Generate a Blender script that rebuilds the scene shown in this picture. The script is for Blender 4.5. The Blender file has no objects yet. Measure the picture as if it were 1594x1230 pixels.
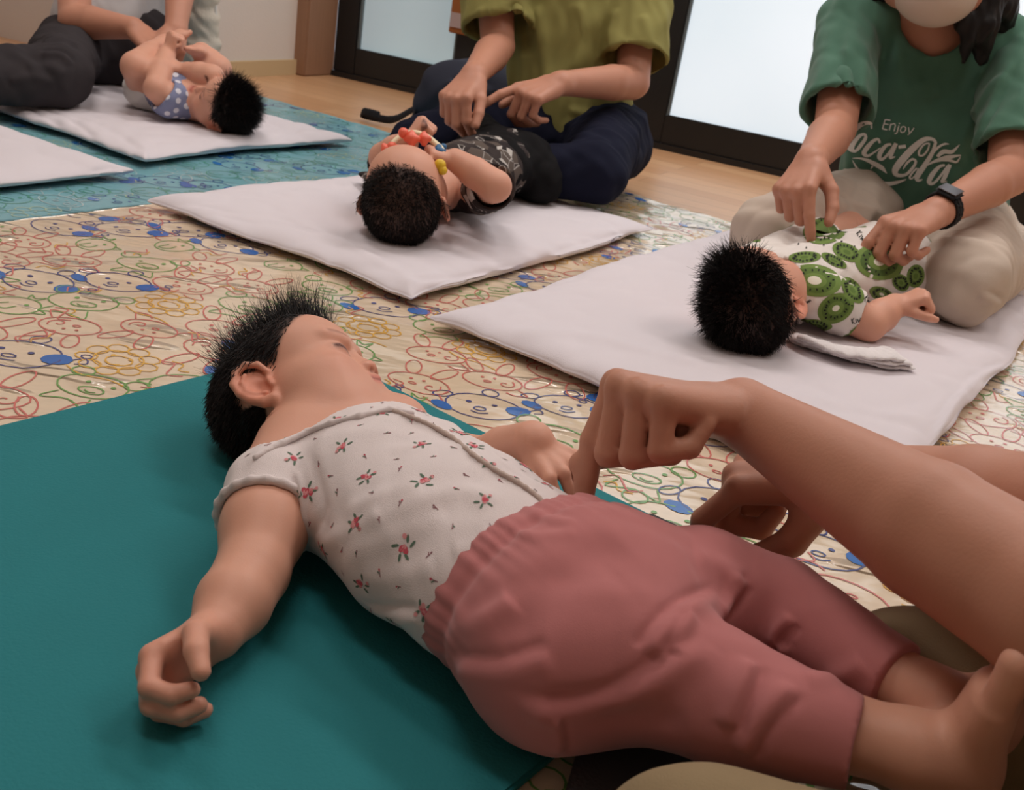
import bpy, bmesh, math, random
import numpy as np
from mathutils import Vector, Matrix
from mathutils.bvhtree import BVHTree

# ------------------------------------------------------------------ camera
scn = bpy.context.scene
FOC, PIT, ROL, CAMZ = 1600.0, math.radians(22.9), math.radians(9.6), 0.47
cr, sr, cp, sp = math.cos(ROL), math.sin(ROL), math.cos(PIT), math.sin(PIT)
CR = np.array([cr, sr*sp, sr*cp]); CU = np.array([-sr, cr*sp, cr*cp]); CD = np.array([0, cp, -sp])
EYE = np.array([0, 0, CAMZ])
cam = bpy.data.objects.new('camera', bpy.data.cameras.new('camera'))
scn.collection.objects.link(cam)
M = Matrix.Identity(4)
for i in range(3):
    M[i][0], M[i][1], M[i][2], M[i][3] = CR[i], CU[i], -CD[i], EYE[i]
cam.matrix_world = M
cam.data.sensor_width = 36.0
cam.data.lens = 36.0*FOC/1594.0
cam.data.clip_start = 0.02
cam.data.dof.use_dof = True
cam.data.dof.focus_distance = 0.95
cam.data.dof.aperture_fstop = 15.0
scn.camera = cam

# ------------------------------------------------------------------ world and exposure
scn.view_settings.view_transform = 'Standard'
scn.view_settings.look = 'None'
scn.view_settings.exposure = 0.0
scn.view_settings.gamma = 1.0
scn.view_settings.use_curve_mapping = False
w = bpy.data.worlds.new('world'); scn.world = w; w.use_nodes = True
w.node_tree.nodes['Background'].inputs[0].default_value = (0.75, 0.80, 0.90, 1)
w.node_tree.nodes['Background'].inputs[1].default_value = 0.5
for nm, val in (('max_bounces', 6), ('diffuse_bounces', 4), ('glossy_bounces', 3), ('transmission_bounces', 4), ('transparent_max_bounces', 4)):
    setattr(scn.cycles, nm, val)
scn.cycles.caustics_reflective = False
scn.cycles.caustics_refractive = False
scn.cycles.use_denoising = True

# room lamps: rows of ceiling panels (the fixtures are built with the room)
LAMPS = [(0.55, 2.55, 20.0), (-0.95, 2.15, 13.0), (1.55, 1.15, 10.0), (-0.35, 0.55, 8.0), (2.2, 2.6, 8.0)]
ROOMDIR = math.atan2(-0.42, 0.907)
def area(name, loc, size, energy, col, rot=(0, 0, 0)):
    l = bpy.data.lights.new(name, 'AREA'); l.shape = 'RECTANGLE'
    l.size, l.size_y = size; l.energy = energy; l.color = col
    o = bpy.data.objects.new(name, l); scn.collection.objects.link(o)
    o.location = loc; o.rotation_euler = rot
    return o
for i, (lx, ly, en) in enumerate(LAMPS):
    area('ceiling_lamp_light', (lx, ly, 2.36), (1.1, 0.26), en, (1.0, 0.96, 0.945), (0, 0, ROOMDIR))

# ------------------------------------------------------------------ helpers
def nrm(v):
    v = np.asarray(v, float); return v/np.linalg.norm(v)
def ray(u, v):
    return (u-797.0)*CR + (615.0-v)*CU + FOC*CD
def fl(u, v, z=0.0):                       # point at height z seen at a photo position
    r = ray(u, v); return EYE + r*((z-CAMZ)/r[2])
def dp(u, v, d):                           # point at camera distance d
    return EYE + ray(u, v)*(d/FOC)
def cv(x, y, t):                           # direction: right, up, towards the viewer
    return nrm(x*CR + y*CU - t*CD)
def px(p):
    q = np.asarray(p)-EYE; z = q@CD
    return 797+FOC*(q@CR)/z, 615-FOC*(q@CU)/z, z

def link(o, parent=None, **props):
    scn.collection.objects.link(o)
    if parent is not None: o.parent = parent
    for k, v in props.items(): o[k] = v
    return o
def mesh_obj(name, V, Fc, mat, parent=None, smooth=True, col=None, **props):
    me = bpy.data.meshes.new(name)
    V = np.ascontiguousarray(V, dtype=np.float32)
    if isinstance(Fc, np.ndarray):
        nf, k = Fc.shape
        me.vertices.add(len(V)); me.vertices.foreach_set('co', V.ravel())
        me.loops.add(nf*k); me.loops.foreach_set('vertex_index', np.ascontiguousarray(Fc, dtype=np.int32).ravel())
        me.polygons.add(nf); me.polygons.foreach_set('loop_start', np.arange(0, nf*k, k, dtype=np.int32))
        me.update(calc_edges=True)
    else:
        me.from_pydata(V.tolist(), [], Fc); me.update()
    me.polygons.foreach_set('use_smooth', np.full(len(me.polygons), smooth))
    if col is not None:
        a = me.color_attributes.new('Col', 'FLOAT_COLOR', 'POINT')
        c = np.ones((len(V), 4), np.float32); c[:, :3] = col; a.data.foreach_set('color', c.ravel())
    for m in (mat if isinstance(mat, (list, tuple)) else [mat]): me.materials.append(m)
    return link(bpy.data.objects.new(name, me), parent, **props)
def thing(name, label, cat, loc=(0, 0, 0), group=None, kind=None):
    o = bpy.data.objects.new(name, None); o.empty_display_size = 0.05
    o.location = loc
    link(o, None, label=label, category=cat)
    if group: o['group'] = group
    if kind: o['kind'] = kind
    bpy.context.view_layer.update()
    return o
def adopt(o, parent):                      # parent while keeping world placement (empties carry no rotation)
    o.parent = parent
    o.matrix_parent_inverse = Matrix.Translation(parent.location).inverted()
    return o

# materials
def S(c): return tuple(((x/255.0)/12.92 if x/255.0 <= .04045 else ((x/255.0+.055)/1.055)**2.4) for x in c)
def mat(name, col, rough=0.6, spec=0.3, bump=None, bscale=200.0, noise=0.0, nscale=8.0, attr=False, sss=0.0, sheen=0.0, coat=0.0, emit=None, metal=0.0, stretch=None, bdist=0.002):
    m = bpy.data.materials.new(name); m.use_nodes = True
    nt = m.node_tree; b = nt.nodes['Principled BSDF']
    b.inputs['Roughness'].default_value = rough
    b.inputs['Specular IOR Level'].default_value = spec
    b.inputs['Metallic'].default_value = metal
    c = (*S(col), 1)
    b.inputs['Base Color'].default_value = c
    tc = nt.nodes.new('ShaderNodeTexCoord')
    src = tc.outputs['Object']
    if stretch:
        mp = nt.nodes.new('ShaderNodeMapping'); mp.inputs['Scale'].default_value = stretch[:3]
        if len(stretch) > 3: mp.inputs['Rotation'].default_value = (0, 0, stretch[3])
        nt.links.new(src, mp.inputs[0]); src = mp.outputs[0]
    cur = None
    if noise:
        n = nt.nodes.new('ShaderNodeTexNoise'); n.inputs['Scale'].default_value = nscale; n.inputs['Detail'].default_value = 4
        nt.links.new(src, n.inputs['Vector'])
        r = nt.nodes.new('ShaderNodeMapRange'); r.inputs[3].default_value = 1-noise; r.inputs[4].default_value = 1+noise
        nt.links.new(n.outputs['Fac'], r.inputs[0])
        mx = nt.nodes.new('ShaderNodeMix'); mx.data_type = 'RGBA'; mx.blend_type = 'MULTIPLY'; mx.inputs[0].default_value = 1
        mx.inputs[6].default_value = c; nt.links.new(r.outputs[0], mx.inputs[7]); cur = mx.outputs[2]
    if attr:
        at = nt.nodes.new('ShaderNodeAttribute'); at.attribute_name = 'Col'
        mx = nt.nodes.new('ShaderNodeMix'); mx.data_type = 'RGBA'; mx.blend_type = 'MULTIPLY'; mx.inputs[0].default_value = 1
        if cur is None: mx.inputs[6].default_value = c
        else: nt.links.new(cur, mx.inputs[6])
        nt.links.new(at.outputs['Color'], mx.inputs[7]); cur = mx.outputs[2]
    if cur is not None: nt.links.new(cur, b.inputs['Base Color'])
    if bump:
        n = nt.nodes.new('ShaderNodeTexNoise'); n.inputs['Scale'].default_value = bscale; n.inputs['Detail'].default_value = 3
        nt.links.new(src, n.inputs['Vector'])
        bp = nt.nodes.new('ShaderNodeBump'); bp.inputs['Strength'].default_value = bump; bp.inputs['Distance'].default_value = bdist
        nt.links.new(n.outputs['Fac'], bp.inputs['Height']); nt.links.new(bp.outputs[0], b.inputs['Normal'])
    if sss:
        b.inputs['Subsurface Weight'].default_value = sss; b.inputs['Subsurface Radius'].default_value = (1.0, 0.35, 0.2); b.inputs['Subsurface Scale'].default_value = 0.006
    if sheen: b.inputs['Sheen Weight'].default_value = sheen
    if coat: b.inputs['Coat Weight'].default_value = coat; b.inputs['Coat Roughness'].default_value = 0.12
    if emit: b.inputs['Emission Color'].default_value = (*S(emit[0]), 1); b.inputs['Emission Strength'].default_value = emit[1]
    return m

# ------------------------------------------------------------------ implicit surfaces (one continuous skin per body or garment)
class Field:
    def __init__(s, h): s.h = h; s.P = []
    def seg(s, a, b, ra, rb, k=0.012, side=None, op='u'):
        a = np.asarray(a, float); b = np.asarray(b, float)
        s.P.append(('seg', a, b, ra, rb, k, side, op)); return s
    def chain(s, pts, rad, k=0.012, side=None):
        for i in range(len(pts)-1): s.seg(pts[i], pts[i+1], rad[i], rad[i+1], k if i == 0 else min(k, .004), side)
        return s
    def ell(s, c, r, rot=None, k=0.012, op='u'):
        s.P.append(('ell', np.asarray(c, float), np.asarray(r, float), np.eye(3) if rot is None else np.asarray(rot, float), k, op)); return s
    def cut(s, p, n, c=None, rad=9.0):       # remove what lies on the n side of a plane, within a ball
        s.P.append(('cut', np.asarray(p, float), nrm(n), np.asarray(p if c is None else c, float), rad)); return s
    def bounds(s):
        lo, hi = np.full(3, 9e9), np.full(3, -9e9)
        for p in s.P:
            if p[-1] == 'u':
                a, b = s.pb(p); lo = np.minimum(lo, a); hi = np.maximum(hi, b)
        return lo-3*s.h, hi+3*s.h
    def pb(s, p):
        if p[0] == 'seg':
            ra, rb = np.max(p[3]), np.max(p[4])
            return np.minimum(p[1]-ra, p[2]-rb), np.maximum(p[1]+ra, p[2]+rb)
        if p[0] == 'ell':
            e = np.sqrt(((p[3]*p[2][:, None])**2).sum(0)); return p[1]-e, p[1]+e
        return p[3]-p[4], p[3]+p[4]
    def eval(s, lo, hi):
        h = s.h; n = np.ceil((hi-lo)/h).astype(int)+1
        D = np.full(n, 1.0, np.float32)
        ax = [(lo[i]+h*np.arange(n[i])).astype(np.float32) for i in range(3)]
        for p in s.P:
            a, b = s.pb(p)
            mg = 0 if p[0] == 'cut' else (p[5] if p[0] == 'seg' else p[4])+2.5*h
            i0 = np.maximum(np.floor((a-mg-lo)/h).astype(int), 0); i1 = np.minimum(np.ceil((b+mg-lo)/h).astype(int)+1, n)
            if (i1 <= i0).any(): continue
            sl = tuple(slice(i0[i], i1[i]) for i in range(3))
            X, Y, Z = ax[0][sl[0]][:, None, None], ax[1][sl[1]][None, :, None], ax[2][sl[2]][None, None, :]
            def dot(c, v): return ((X-np.float32(c[0]))*np.float32(v[0]) + (Y-np.float32(c[1]))*np.float32(v[1])) + (Z-np.float32(c[2]))*np.float32(v[2])
            if p[0] == 'seg':
                _, A, B, ra, rb, k, side, op = p
                L = np.linalg.norm(B-A)+1e-9; d_ = (B-A)/L
                t0 = dot(A, d_); t = np.clip(t0, 0, L)
                if np.isscalar(ra) and np.isscalar(rb):
                    q2 = ((X-np.float32(A[0]))**2 + (Y-np.float32(A[1]))**2) + (Z-np.float32(A[2]))**2
                    d = np.sqrt(np.maximum(q2 - 2*t*t0 + t*t, 0)) - (np.float32(ra)+np.float32((rb-ra)/L)*t)
                else:
                    ra_ = (ra, ra) if np.isscalar(ra) else ra; rb_ = (rb, rb) if np.isscalar(rb) else rb
                    sd = np.asarray(side, float); sd = nrm(sd-d_*(sd@d_)); up = np.cross(d_, sd)
                    W = np.float32(ra_[0])+np.float32((rb_[0]-ra_[0])/L)*t; Hh = np.float32(ra_[1])+np.float32((rb_[1]-ra_[1])/L)*t
                    x = dot(A, sd)/W; y = dot(A, up)/Hh; mn = np.minimum(W, Hh); e = (t0-t)/mn
                    k0 = np.sqrt(x*x+y*y+e*e)+1e-6; k1 = np.sqrt((x/W)**2+(y/Hh)**2+(e/mn)**2)+1e-6
                    d = k0*(k0-1)/k1
            elif p[0] == 'ell':
                _, C, r, Rm, k, op = p
                q = [dot(C, Rm[i])/np.float32(r[i]) for i in range(3)]
                k0 = np.sqrt(q[0]**2+q[1]**2+q[2]**2)+1e-6
                k1 = np.sqrt((q[0]/r[0])**2+(q[1]/r[1])**2+(q[2]/r[2])**2)+1e-6
                d = k0*(k0-1)/k1
            else:
                _, P0, nv, C, rad = p
                d = dot(P0, nv)
                bl = ((X-np.float32(C[0]))**2 + (Y-np.float32(C[1]))**2) + (Z-np.float32(C[2]))**2 < rad*rad
                D[sl] = np.where(bl, np.maximum(D[sl], d), D[sl]); continue
            c = D[sl]
            if op == 'u':
                hh = np.maximum(k-np.abs(c-d), 0); D[sl] = np.minimum(c, d)-hh*hh*(0.25/k)
            else:
                hh = np.maximum(k-np.abs(c+d), 0); D[sl] = np.maximum(c, -d)+hh*hh*(0.25/k)
        return D
    def mesh(s, smooth=2, box=None):
        lo, hi = s.bounds() if box is None else box
        D = s.eval(np.asarray(lo, float), np.asarray(hi, float))
        D[0] = D[-1] = 1; D[:, 0] = D[:, -1] = 1; D[:, :, 0] = D[:, :, -1] = 1
        V, Q = nets(D); V = V*s.h+np.asarray(lo)
        return relax(V, Q, smooth), Q

def nets(D):
    I = D < 0; n = D.shape
    c8 = [(i, j, k) for i in (0, 1) for j in (0, 1) for k in (0, 1)]
    cnt = np.zeros((n[0]-1, n[1]-1, n[2]-1), np.int8)
    for i, j, k in c8: cnt += I[i:n[0]-1+i, j:n[1]-1+j, k:n[2]-1+k]
    ci = np.argwhere((cnt > 0) & (cnt < 8)); N = len(ci)
    idx = np.full(cnt.shape, -1, np.int32); idx[ci[:, 0], ci[:, 1], ci[:, 2]] = np.arange(N)
    val = {c: D[ci[:, 0]+c[0], ci[:, 1]+c[1], ci[:, 2]+c[2]] for c in c8}
    acc = np.zeros((N, 3)); num = np.zeros(N)
    for a in c8:
        for x in range(3):
            if a[x]: continue
            b = list(a); b[x] = 1; b = tuple(b)
            va, vb = val[a], val[b]; m = (va < 0) != (vb < 0)
            t = np.where(m, va/np.where(m, va-vb, 1), 0)
            for y in range(3): acc[:, y] += np.where(m, (t if y == x else a[y]), 0)
            num += m
    V = ci+acc/num[:, None]
    Q = []
    for x in range(3):
        y, z = (x+1) % 3, (x+2) % 3
        s0 = [slice(None)]*3; s1 = [slice(None)]*3; s0[x] = slice(0, -1); s1[x] = slice(1, None)
        A, B = I[tuple(s0)], I[tuple(s1)]
        e = np.argwhere(A != B); fl_ = A[e[:, 0], e[:, 1], e[:, 2]]
        def g(dy, dz):
            q = e.copy(); q[:, y] -= dy; q[:, z] -= dz; return idx[q[:, 0], q[:, 1], q[:, 2]]
        q = np.stack([g(0, 0), g(1, 0), g(1, 1), g(0, 1)], 1)
        q[~fl_] = q[~fl_][:, ::-1]; Q.append(q)
    return V, np.concatenate(Q)
def relax(V, Q, it, f=0.5):
    if not it: return V
    E = np.concatenate([Q[:, [0, 1]], Q[:, [1, 2]], Q[:, [2, 3]], Q[:, [3, 0]]])
    n = len(V); deg = np.bincount(E.ravel(), minlength=n).astype(float)
    for _ in range(it):
        for ff in (f, -f*0.98):
            S_ = np.stack([np.bincount(E[:, 0], V[E[:, 1], i], n)+np.bincount(E[:, 1], V[E[:, 0], i], n) for i in range(3)], 1)
            V = V+ff*(S_/deg[:, None]-V)
    return V
def normals(V, Q):
    fn = np.cross(V[Q[:, 2]]-V[Q[:, 0]], V[Q[:, 3]]-V[Q[:, 1]])
    N = np.stack([sum(np.bincount(Q[:, j], fn[:, i], len(V)) for j in range(4)) for i in range(3)], 1)
    return N/(np.linalg.norm(N, axis=1, keepdims=True)+1e-12)
def join(parts):
    Vs, Qs, o = [], [], 0
    for V, Q in parts: Vs.append(V); Qs.append(Q+o); o += len(V)
    return np.concatenate(Vs), np.concatenate(Qs)
def bvh(V, Q): return BVHTree.FromPolygons([Vector(v) for v in V.tolist()], Q.tolist())
def cast(tree, u, v):
    r = nrm(ray(u, v)); h = tree.ray_cast(Vector(EYE), Vector(r))
    return None if h[0] is None else (np.array(h[0]), np.array(h[1]))
def wobble(V, amp, wl, seed=0, n=7):       # smooth pseudo-random field
    rs = np.random.RandomState(seed); o = np.zeros(len(V))
    for i in range(n):
        kv = nrm(rs.normal(size=3))*(2*math.pi/(wl*rs.uniform(.6, 1.6)))
        o += np.sin(V@kv+rs.uniform(0, 6.28)+1.3*np.sin(V@(kv[::-1]*.6)+rs.uniform(0, 6)))
    return amp*o/math.sqrt(n)
def spline(P, n=8):
    P = np.asarray(P, float); out = []
    for i in range(len(P)-1):
        p0, p1, p2, p3 = P[max(i-1, 0)], P[i], P[i+1], P[min(i+2, len(P)-1)]
        for t in np.linspace(0, 1, n, endpoint=False):
            out.append(.5*(2*p1+(p2-p0)*t+(2*p0-5*p1+4*p2-p3)*t*t+(3*p1-p0-3*p2+p3)*t**3))
    out.append(P[-1]); return np.array(out)
def polydist(V, L):                        # distance, parameter, nearest point to a polyline
    best = np.full(len(V), 9.); par = np.zeros(len(V)); near = np.zeros((len(V), 3)); tan = np.zeros((len(V), 3))
    for i in range(len(L)-1):
        a, b = L[i], L[i+1]; d = b-a; t = np.clip(((V-a)@d)/(d@d+1e-12), 0, 1)
        c = a+t[:, None]*d; ds = np.linalg.norm(V-c, axis=1); m = ds < best
        best[m] = ds[m]; par[m] = (i+t[m])/(len(L)-1); near[m] = c[m]; tan[m] = d/(np.linalg.norm(d)+1e-12)
    return best, par, near, tan
def folds(V, Q, specs, tree=None):
    # cloth folds: each a polyline of photo positions carried onto the cloth, (points, amplitude, width, kind)
    tree = tree or bvh(V, Q); N = normals(V, Q); disp = np.zeros(len(V))
    for pts, amp, wd, kind in specs:
        L = []
        for u, v in spline(pts, 4):
            h = cast(tree, u, v)
            if h is not None: L.append(h[0])
        if len(L) < 2: continue
        L = np.array(L); lo, hi = L.min(0)-4*wd, L.max(0)+4*wd
        m = np.where(((V > lo) & (V < hi)).all(1))[0]
        if not len(m): continue
        d, t, c, tn = polydist(V[m], L)
        env = np.clip(np.minimum(t, 1-t)*5, 0, 1); env = env*env*(3-2*env)
        if kind == 'r': f = np.exp(-(d/wd)**2)
        elif kind == 'c': f = -np.exp(-(d/wd)**2)
        else:
            sg = np.sign(((V[m]-c)*np.cross(tn, N[m])).sum(1))*(1 if kind == 's' else -1)*d/wd
            f = np.exp(-((sg-.55)/.75)**2)-.65*np.exp(-((sg+.45)/.42)**2)
        disp[m] += amp*f*env
    return V+N*disp[:, None]

# flat ribbons and patches laid on a surface (prints)
class Print:
    def __init__(s): s.V = []; s.F = []; s.mi = []
    def add(s, pts, faces, m):
        o = len(s.V); s.V += [tuple(p) for p in pts]; s.F += [[i+o for i in f] for f in faces]; s.mi += [m]*len(faces)
    def ribbon(s, P2, wid, m, put):
        P2 = np.asarray(P2, float); T = np.gradient(P2, axis=0); T /= np.linalg.norm(T, axis=1, keepdims=True)+1e-9
        Nn = np.stack([-T[:, 1], T[:, 0]], 1); W = (np.full(len(P2), wid) if np.isscalar(wid) else np.asarray(wid))[:, None]/2
        A, B = put(P2-Nn*W), put(P2+Nn*W)
        if A is None or B is None: return
        n = len(P2); s.add(list(A)+list(B), [[i, i+1, n+i+1, n+i] for i in range(n-1)], m)
    def fan(s, P2, m, put, c=None):
        P2 = np.asarray(P2, float); c = P2.mean(0) if c is None else np.asarray(c)
        A = put(np.concatenate([[c], P2]))
        if A is None: return
        n = len(P2); s.add(A, [[0, i+1, (i+1) % n+1] for i in range(n)], m)
    def disc(s, cx, cy, a, b, rot, bands, put, n=26):
        # concentric rings so the patch follows folds; bands: (outer radius, material)
        rs = [0.0]+[r for r, _ in bands]; P2 = [np.array([[cx, cy]])]+[ellpts(cx, cy, a*r, b*r, rot, n) for r in rs[1:]]
        A = put(np.concatenate(P2))
        if A is None: return
        f, m = [[0, i+1, (i+1) % n+1] for i in range(n)], [bands[0][1]]*n
        for k in range(1, len(bands)):
            o0, o1 = 1+(k-1)*n, 1+k*n
            f += [[o0+i, o1+i, o1+(i+1) % n, o0+(i+1) % n] for i in range(n)]; m += [bands[k][1]]*n
        o = len(s.V); s.V += [tuple(p) for p in A]; s.F += [[i+o for i in q] for q in f]; s.mi += m
    def obj(s, name, mats, parent=None, **pr):
        if not s.F: return None
        o = mesh_obj(name, np.array(s.V), s.F, mats, parent, True, **pr)
        o.data.polygons.foreach_set('material_index', np.array(s.mi, dtype=np.int32)); return o
def ellpts(cx, cy, a, b, rot=0, n=14, t0=0, t1=2*math.pi):
    t = np.linspace(t0, t1, n, endpoint=(t1-t0 < 6.28)); c, s_ = math.cos(rot), math.sin(rot)
    x, y = a*np.cos(t), b*np.sin(t); return np.stack([cx+x*c-y*s_, cy+x*s_+y*c], 1)
def closed(P): return np.concatenate([P, P[:2]])
def on_surface(tree, o, ex, ey, lift=0.0005, rng=0.05):
    o, ex, ey = np.asarray(o), np.asarray(ex), np.asarray(ey)
    def put(P2):
        out = []
        for a, b in P2:
            h = tree.find_nearest(Vector(o+ex*a+ey*b), rng)
            if h[0] is None: return None
            out.append(np.array(h[0])+np.array(h[1])*lift)
        return out
    return put
def by_view(tree, lift=0.0006):
    def put(P2):
        hits = [cast(tree, u, v) for u, v in P2]; ok = [h for h in hits if h is not None]
        if len(ok) < len(hits)*.35: return None
        dm = np.mean([(h[0]-EYE)@CD for h in ok]); out = []
        for h, (u, v) in zip(hits, P2):
            if h is None:                  # past the visible rim: wrap onto the nearest cloth
                q = tree.find_nearest(Vector(dp(u, v, dm)), .06)
                if q[0] is None: return None
                h = (np.array(q[0]), np.array(q[1]))
            out.append(h[0]+h[1]*lift)
        return out
    return put

# hands -------------------------------------------------------------
def rotv(v, ax, a):
    ax = nrm(ax); return v*math.cos(a)+np.cross(ax, v)*math.sin(a)+ax*(ax@v)*(1-math.cos(a))
def hand(f, wrist, a, n, left, sc=1.0, curls=None, thumb=None, fat=1.0, wr=0.024, spread=1.0):
    # wrist point, a: wrist to knuckles, n: back of the hand; curls per finger (knuckle, middle, end) in degrees
    a = nrm(a); n = nrm(np.asarray(n)-a*(np.asarray(n)@a)); fx = np.cross(a, -n); rad = -fx if left else fx
    curls = curls or [(25, 35, 20)]*4
    off = [.029, .0095, -.0105, -.0285]; adv = [.083, .088, .083, .074]
    lens = [(.042, .026, .021), (.046, .030, .022), (.042, .028, .022), (.033, .021, .019)]
    rr = [.0092, .0095, .0090, .0080]
    tips = []
    wrist = np.asarray(wrist, float)
    f.seg(wrist-a*.004*sc, wrist+a*.02*sc, (wr*.98*sc, wr*.74*sc), (wr*1.12*sc, wr*.66*sc), .014*sc, rad)
    f.seg(wrist+a*.03*sc-n*.004*sc, wrist+a*.07*sc-n*.003*sc, (.030*sc*fat, .0135*sc*fat), (.033*sc*fat, .012*sc*fat), .012*sc, rad)
    for i in range(4):
        m = wrist+(a*adv[i]+rad*off[i]*spread)*sc
        f.seg(wrist+(a*.02+rad*off[i]*.55)*sc, m, .0115*sc*fat, rr[i]*1.16*sc*fat, .008*sc)
        d = nrm(a+rad*(off[i]*3.0*(spread-.6))); p = m; c = curls[i]
        for j in range(3):
            d = rotv(d, fx, math.radians(c[j])); q = p+d*lens[i][j]*sc
            r0 = rr[i]*(1.0, .93, .86)[j]*sc*fat; r1 = rr[i]*(.95, .87, .74)[j]*sc*fat
            f.seg(p, q, r0, r1, .0025*sc if j else .005*sc); p = q
        tips.append((p, d))
    th = thumb or ((.35, .75, -.45), (.6, .6, -.5), (.75, .35, -.55))
    p = wrist+(a*.020+rad*.020-n*.008)*sc
    for j, (d3, L) in enumerate(zip(th, (.042, .032, .026))):
        q = p+nrm(a*d3[0]+rad*d3[1]+n*d3[2])*L*sc
        f.seg(p, q, (.0150, .0108, .0098)[j]*sc*fat, (.0108, .0100, .0078)[j]*sc*fat, (.012, .004, .003)[j]*sc); p = q
    tips.append((p, None))
    return tips
# ================================================================== the room
W2, W1 = np.array([.936, -.353, 0]), np.array([.353, .936, 0]); UP = np.array([0, 0, 1.])
KOR = fl(500, 113)
def wp(s, t, z=0): return KOR+W2*s+W1*t+UP*z
def along(u, v=None):                      # where a photo column meets the door wall line at floor level
    n = W1; r = ray(u, v); t = ((KOR-EYE)@n)/(r@n); p = EYE+r*t; return (p-KOR)@W2, p[2]
def slab(name, s0, s1, t0, t1, z0, z1, m, parent=None, bev=0.0, **pr):
    bm = bmesh.new()
    vs = [bm.verts.new(wp(s, t, z)) for z in (z0, z1) for t in (t0, t1) for s in (s0, s1)]
    for f in ((0, 2, 3, 1), (4, 5, 7, 6), (0, 1, 5, 4), (2, 6, 7, 3), (0, 4, 6, 2), (1, 3, 7, 5)): bm.faces.new([vs[i] for i in f])
    if bev: bmesh.ops.bevel(bm, geom=bm.edges[:], offset=bev, segments=2, affect='EDGES')
    bmesh.ops.recalc_face_normals(bm, faces=bm.faces[:])
    me = bpy.data.meshes.new(name); bm.to_mesh(me); bm.free(); me.materials.append(m)
    return link(bpy.data.objects.new(name, me), parent, **pr)

def plank_floor():
    m = mat('pale_wood_floor', (196, 148, 108), rough=.34, spec=.5)
    nt = m.node_tree; b = nt.nodes['Principled BSDF']
    tc = nt.nodes.new('ShaderNodeTexCoord'); mp = nt.nodes.new('ShaderNodeMapping')
    mp.inputs['Rotation'].default_value = (0, 0, -ROOMDIR)
    nt.links.new(tc.outputs['Object'], mp.inputs[0])
    br = nt.nodes.new('ShaderNodeTexBrick'); br.inputs['Scale'].default_value = 1.0
    br.inputs['Brick Width'].default_value = .9; br.inputs['Row Height'].default_value = .075; br.inputs['Mortar Size'].default_value = .0009
    br.inputs['Color1'].default_value = (*S((204, 160, 120)), 1); br.inputs['Color2'].default_value = (*S((190, 142, 102)), 1); br.inputs['Mortar'].default_value = (*S((136, 96, 66)), 1)
    nt.links.new(mp.outputs[0], br.inputs['Vector'])
    m2 = nt.nodes.new('ShaderNodeMapping'); m2.inputs['Rotation'].default_value = (0, 0, -ROOMDIR); m2.inputs['Scale'].default_value = (2.2, 34, 1)
    nt.links.new(tc.outputs['Object'], m2.inputs[0])
    n = nt.nodes.new('ShaderNodeTexNoise'); n.inputs['Scale'].default_value = 3.0; n.inputs['Detail'].default_value = 5
    nt.links.new(m2.outputs[0], n.inputs['Vector'])
    r = nt.nodes.new('ShaderNodeMapRange'); r.inputs[3].default_value = .8; r.inputs[4].default_value = 1.18
    nt.links.new(n.outputs['Fac'], r.inputs[0])
    mx = nt.nodes.new('ShaderNodeMix'); mx.data_type = 'RGBA'; mx.blend_type = 'MULTIPLY'; mx.inputs[0].default_value = 1
    nt.links.new(br.outputs['Color'], mx.inputs[6]); nt.links.new(r.outputs[0], mx.inputs[7]); nt.links.new(mx.outputs[2], b.inputs['Base Color'])
    return m
M_floor = plank_floor()
M_wall = mat('white_wallpaper', (214, 205, 198), rough=.85, spec=.15, bump=.25, bscale=160)
M_ceil = mat('white_ceiling', (232, 230, 226), rough=.9, spec=.1, bump=.2, bscale=60)
M_base = mat('cream_baseboard', (196, 172, 134), rough=.5, noise=.06, nscale=5)
M_wood = mat('brown_wood_post', (146, 110, 86), rough=.5, noise=.16, nscale=6, stretch=(26, 26, 1.2))
M_black = mat('black_door_frame', (26, 26, 27), rough=.38, spec=.45, bump=.05, bscale=300)
M_rubber = mat('grey_gasket', (96, 106, 110), rough=.5)
M_panel = mat('lamp_diffuser', (240, 235, 225), rough=.6, emit=((255, 236, 214), 2.2))
M_lampbody = mat('lamp_housing', (225, 225, 222), rough=.5)
def frosted(name, c0, c1, st, rot=0):
    # daylight behind frosted glass: brightness drifts with what stands outside
    m = bpy.data.materials.new(name); m.use_nodes = True; nt = m.node_tree; b = nt.nodes['Principled BSDF']
    b.inputs['Roughness'].default_value = .35; b.inputs['Base Color'].default_value = (.35, .38, .38, 1); b.inputs['Specular IOR Level'].default_value = .4
    tc = nt.nodes.new('ShaderNodeTexCoord'); n = nt.nodes.new('ShaderNodeTexNoise'); n.inputs['Scale'].default_value = 1.15; n.inputs['Detail'].default_value = 1.5
    nt.links.new(tc.outputs['Object'], n.inputs['Vector'])
    rp = nt.nodes.new('ShaderNodeValToRGB'); rp.color_ramp.elements[0].position = .33; rp.color_ramp.elements[1].position = .66
    rp.color_ramp.elements[0].color = (*S(c0), 1); rp.color_ramp.elements[1].color = (*S(c1), 1)
    nt.links.new(n.outputs['Fac'], rp.inputs[0]); nt.links.new(rp.outputs[0], b.inputs['Emission Color']); b.inputs['Emission Strength'].default_value = st
    return m
M_glassL = frosted('frosted_glass_shaded', (126, 138, 150), (168, 198, 202), .62)
M_glassR = frosted('frosted_glass_bright', (200, 216, 226), (236, 242, 250), .88)

HC = 2.45
# floor
slab('floor', -3.2, 4.4, -5.4, .6, -.06, 0, M_floor, kind='structure')
slab('ceiling', -3.2, 4.4, -5.4, .6, HC, HC+.08, M_ceil, kind='structure')
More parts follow.
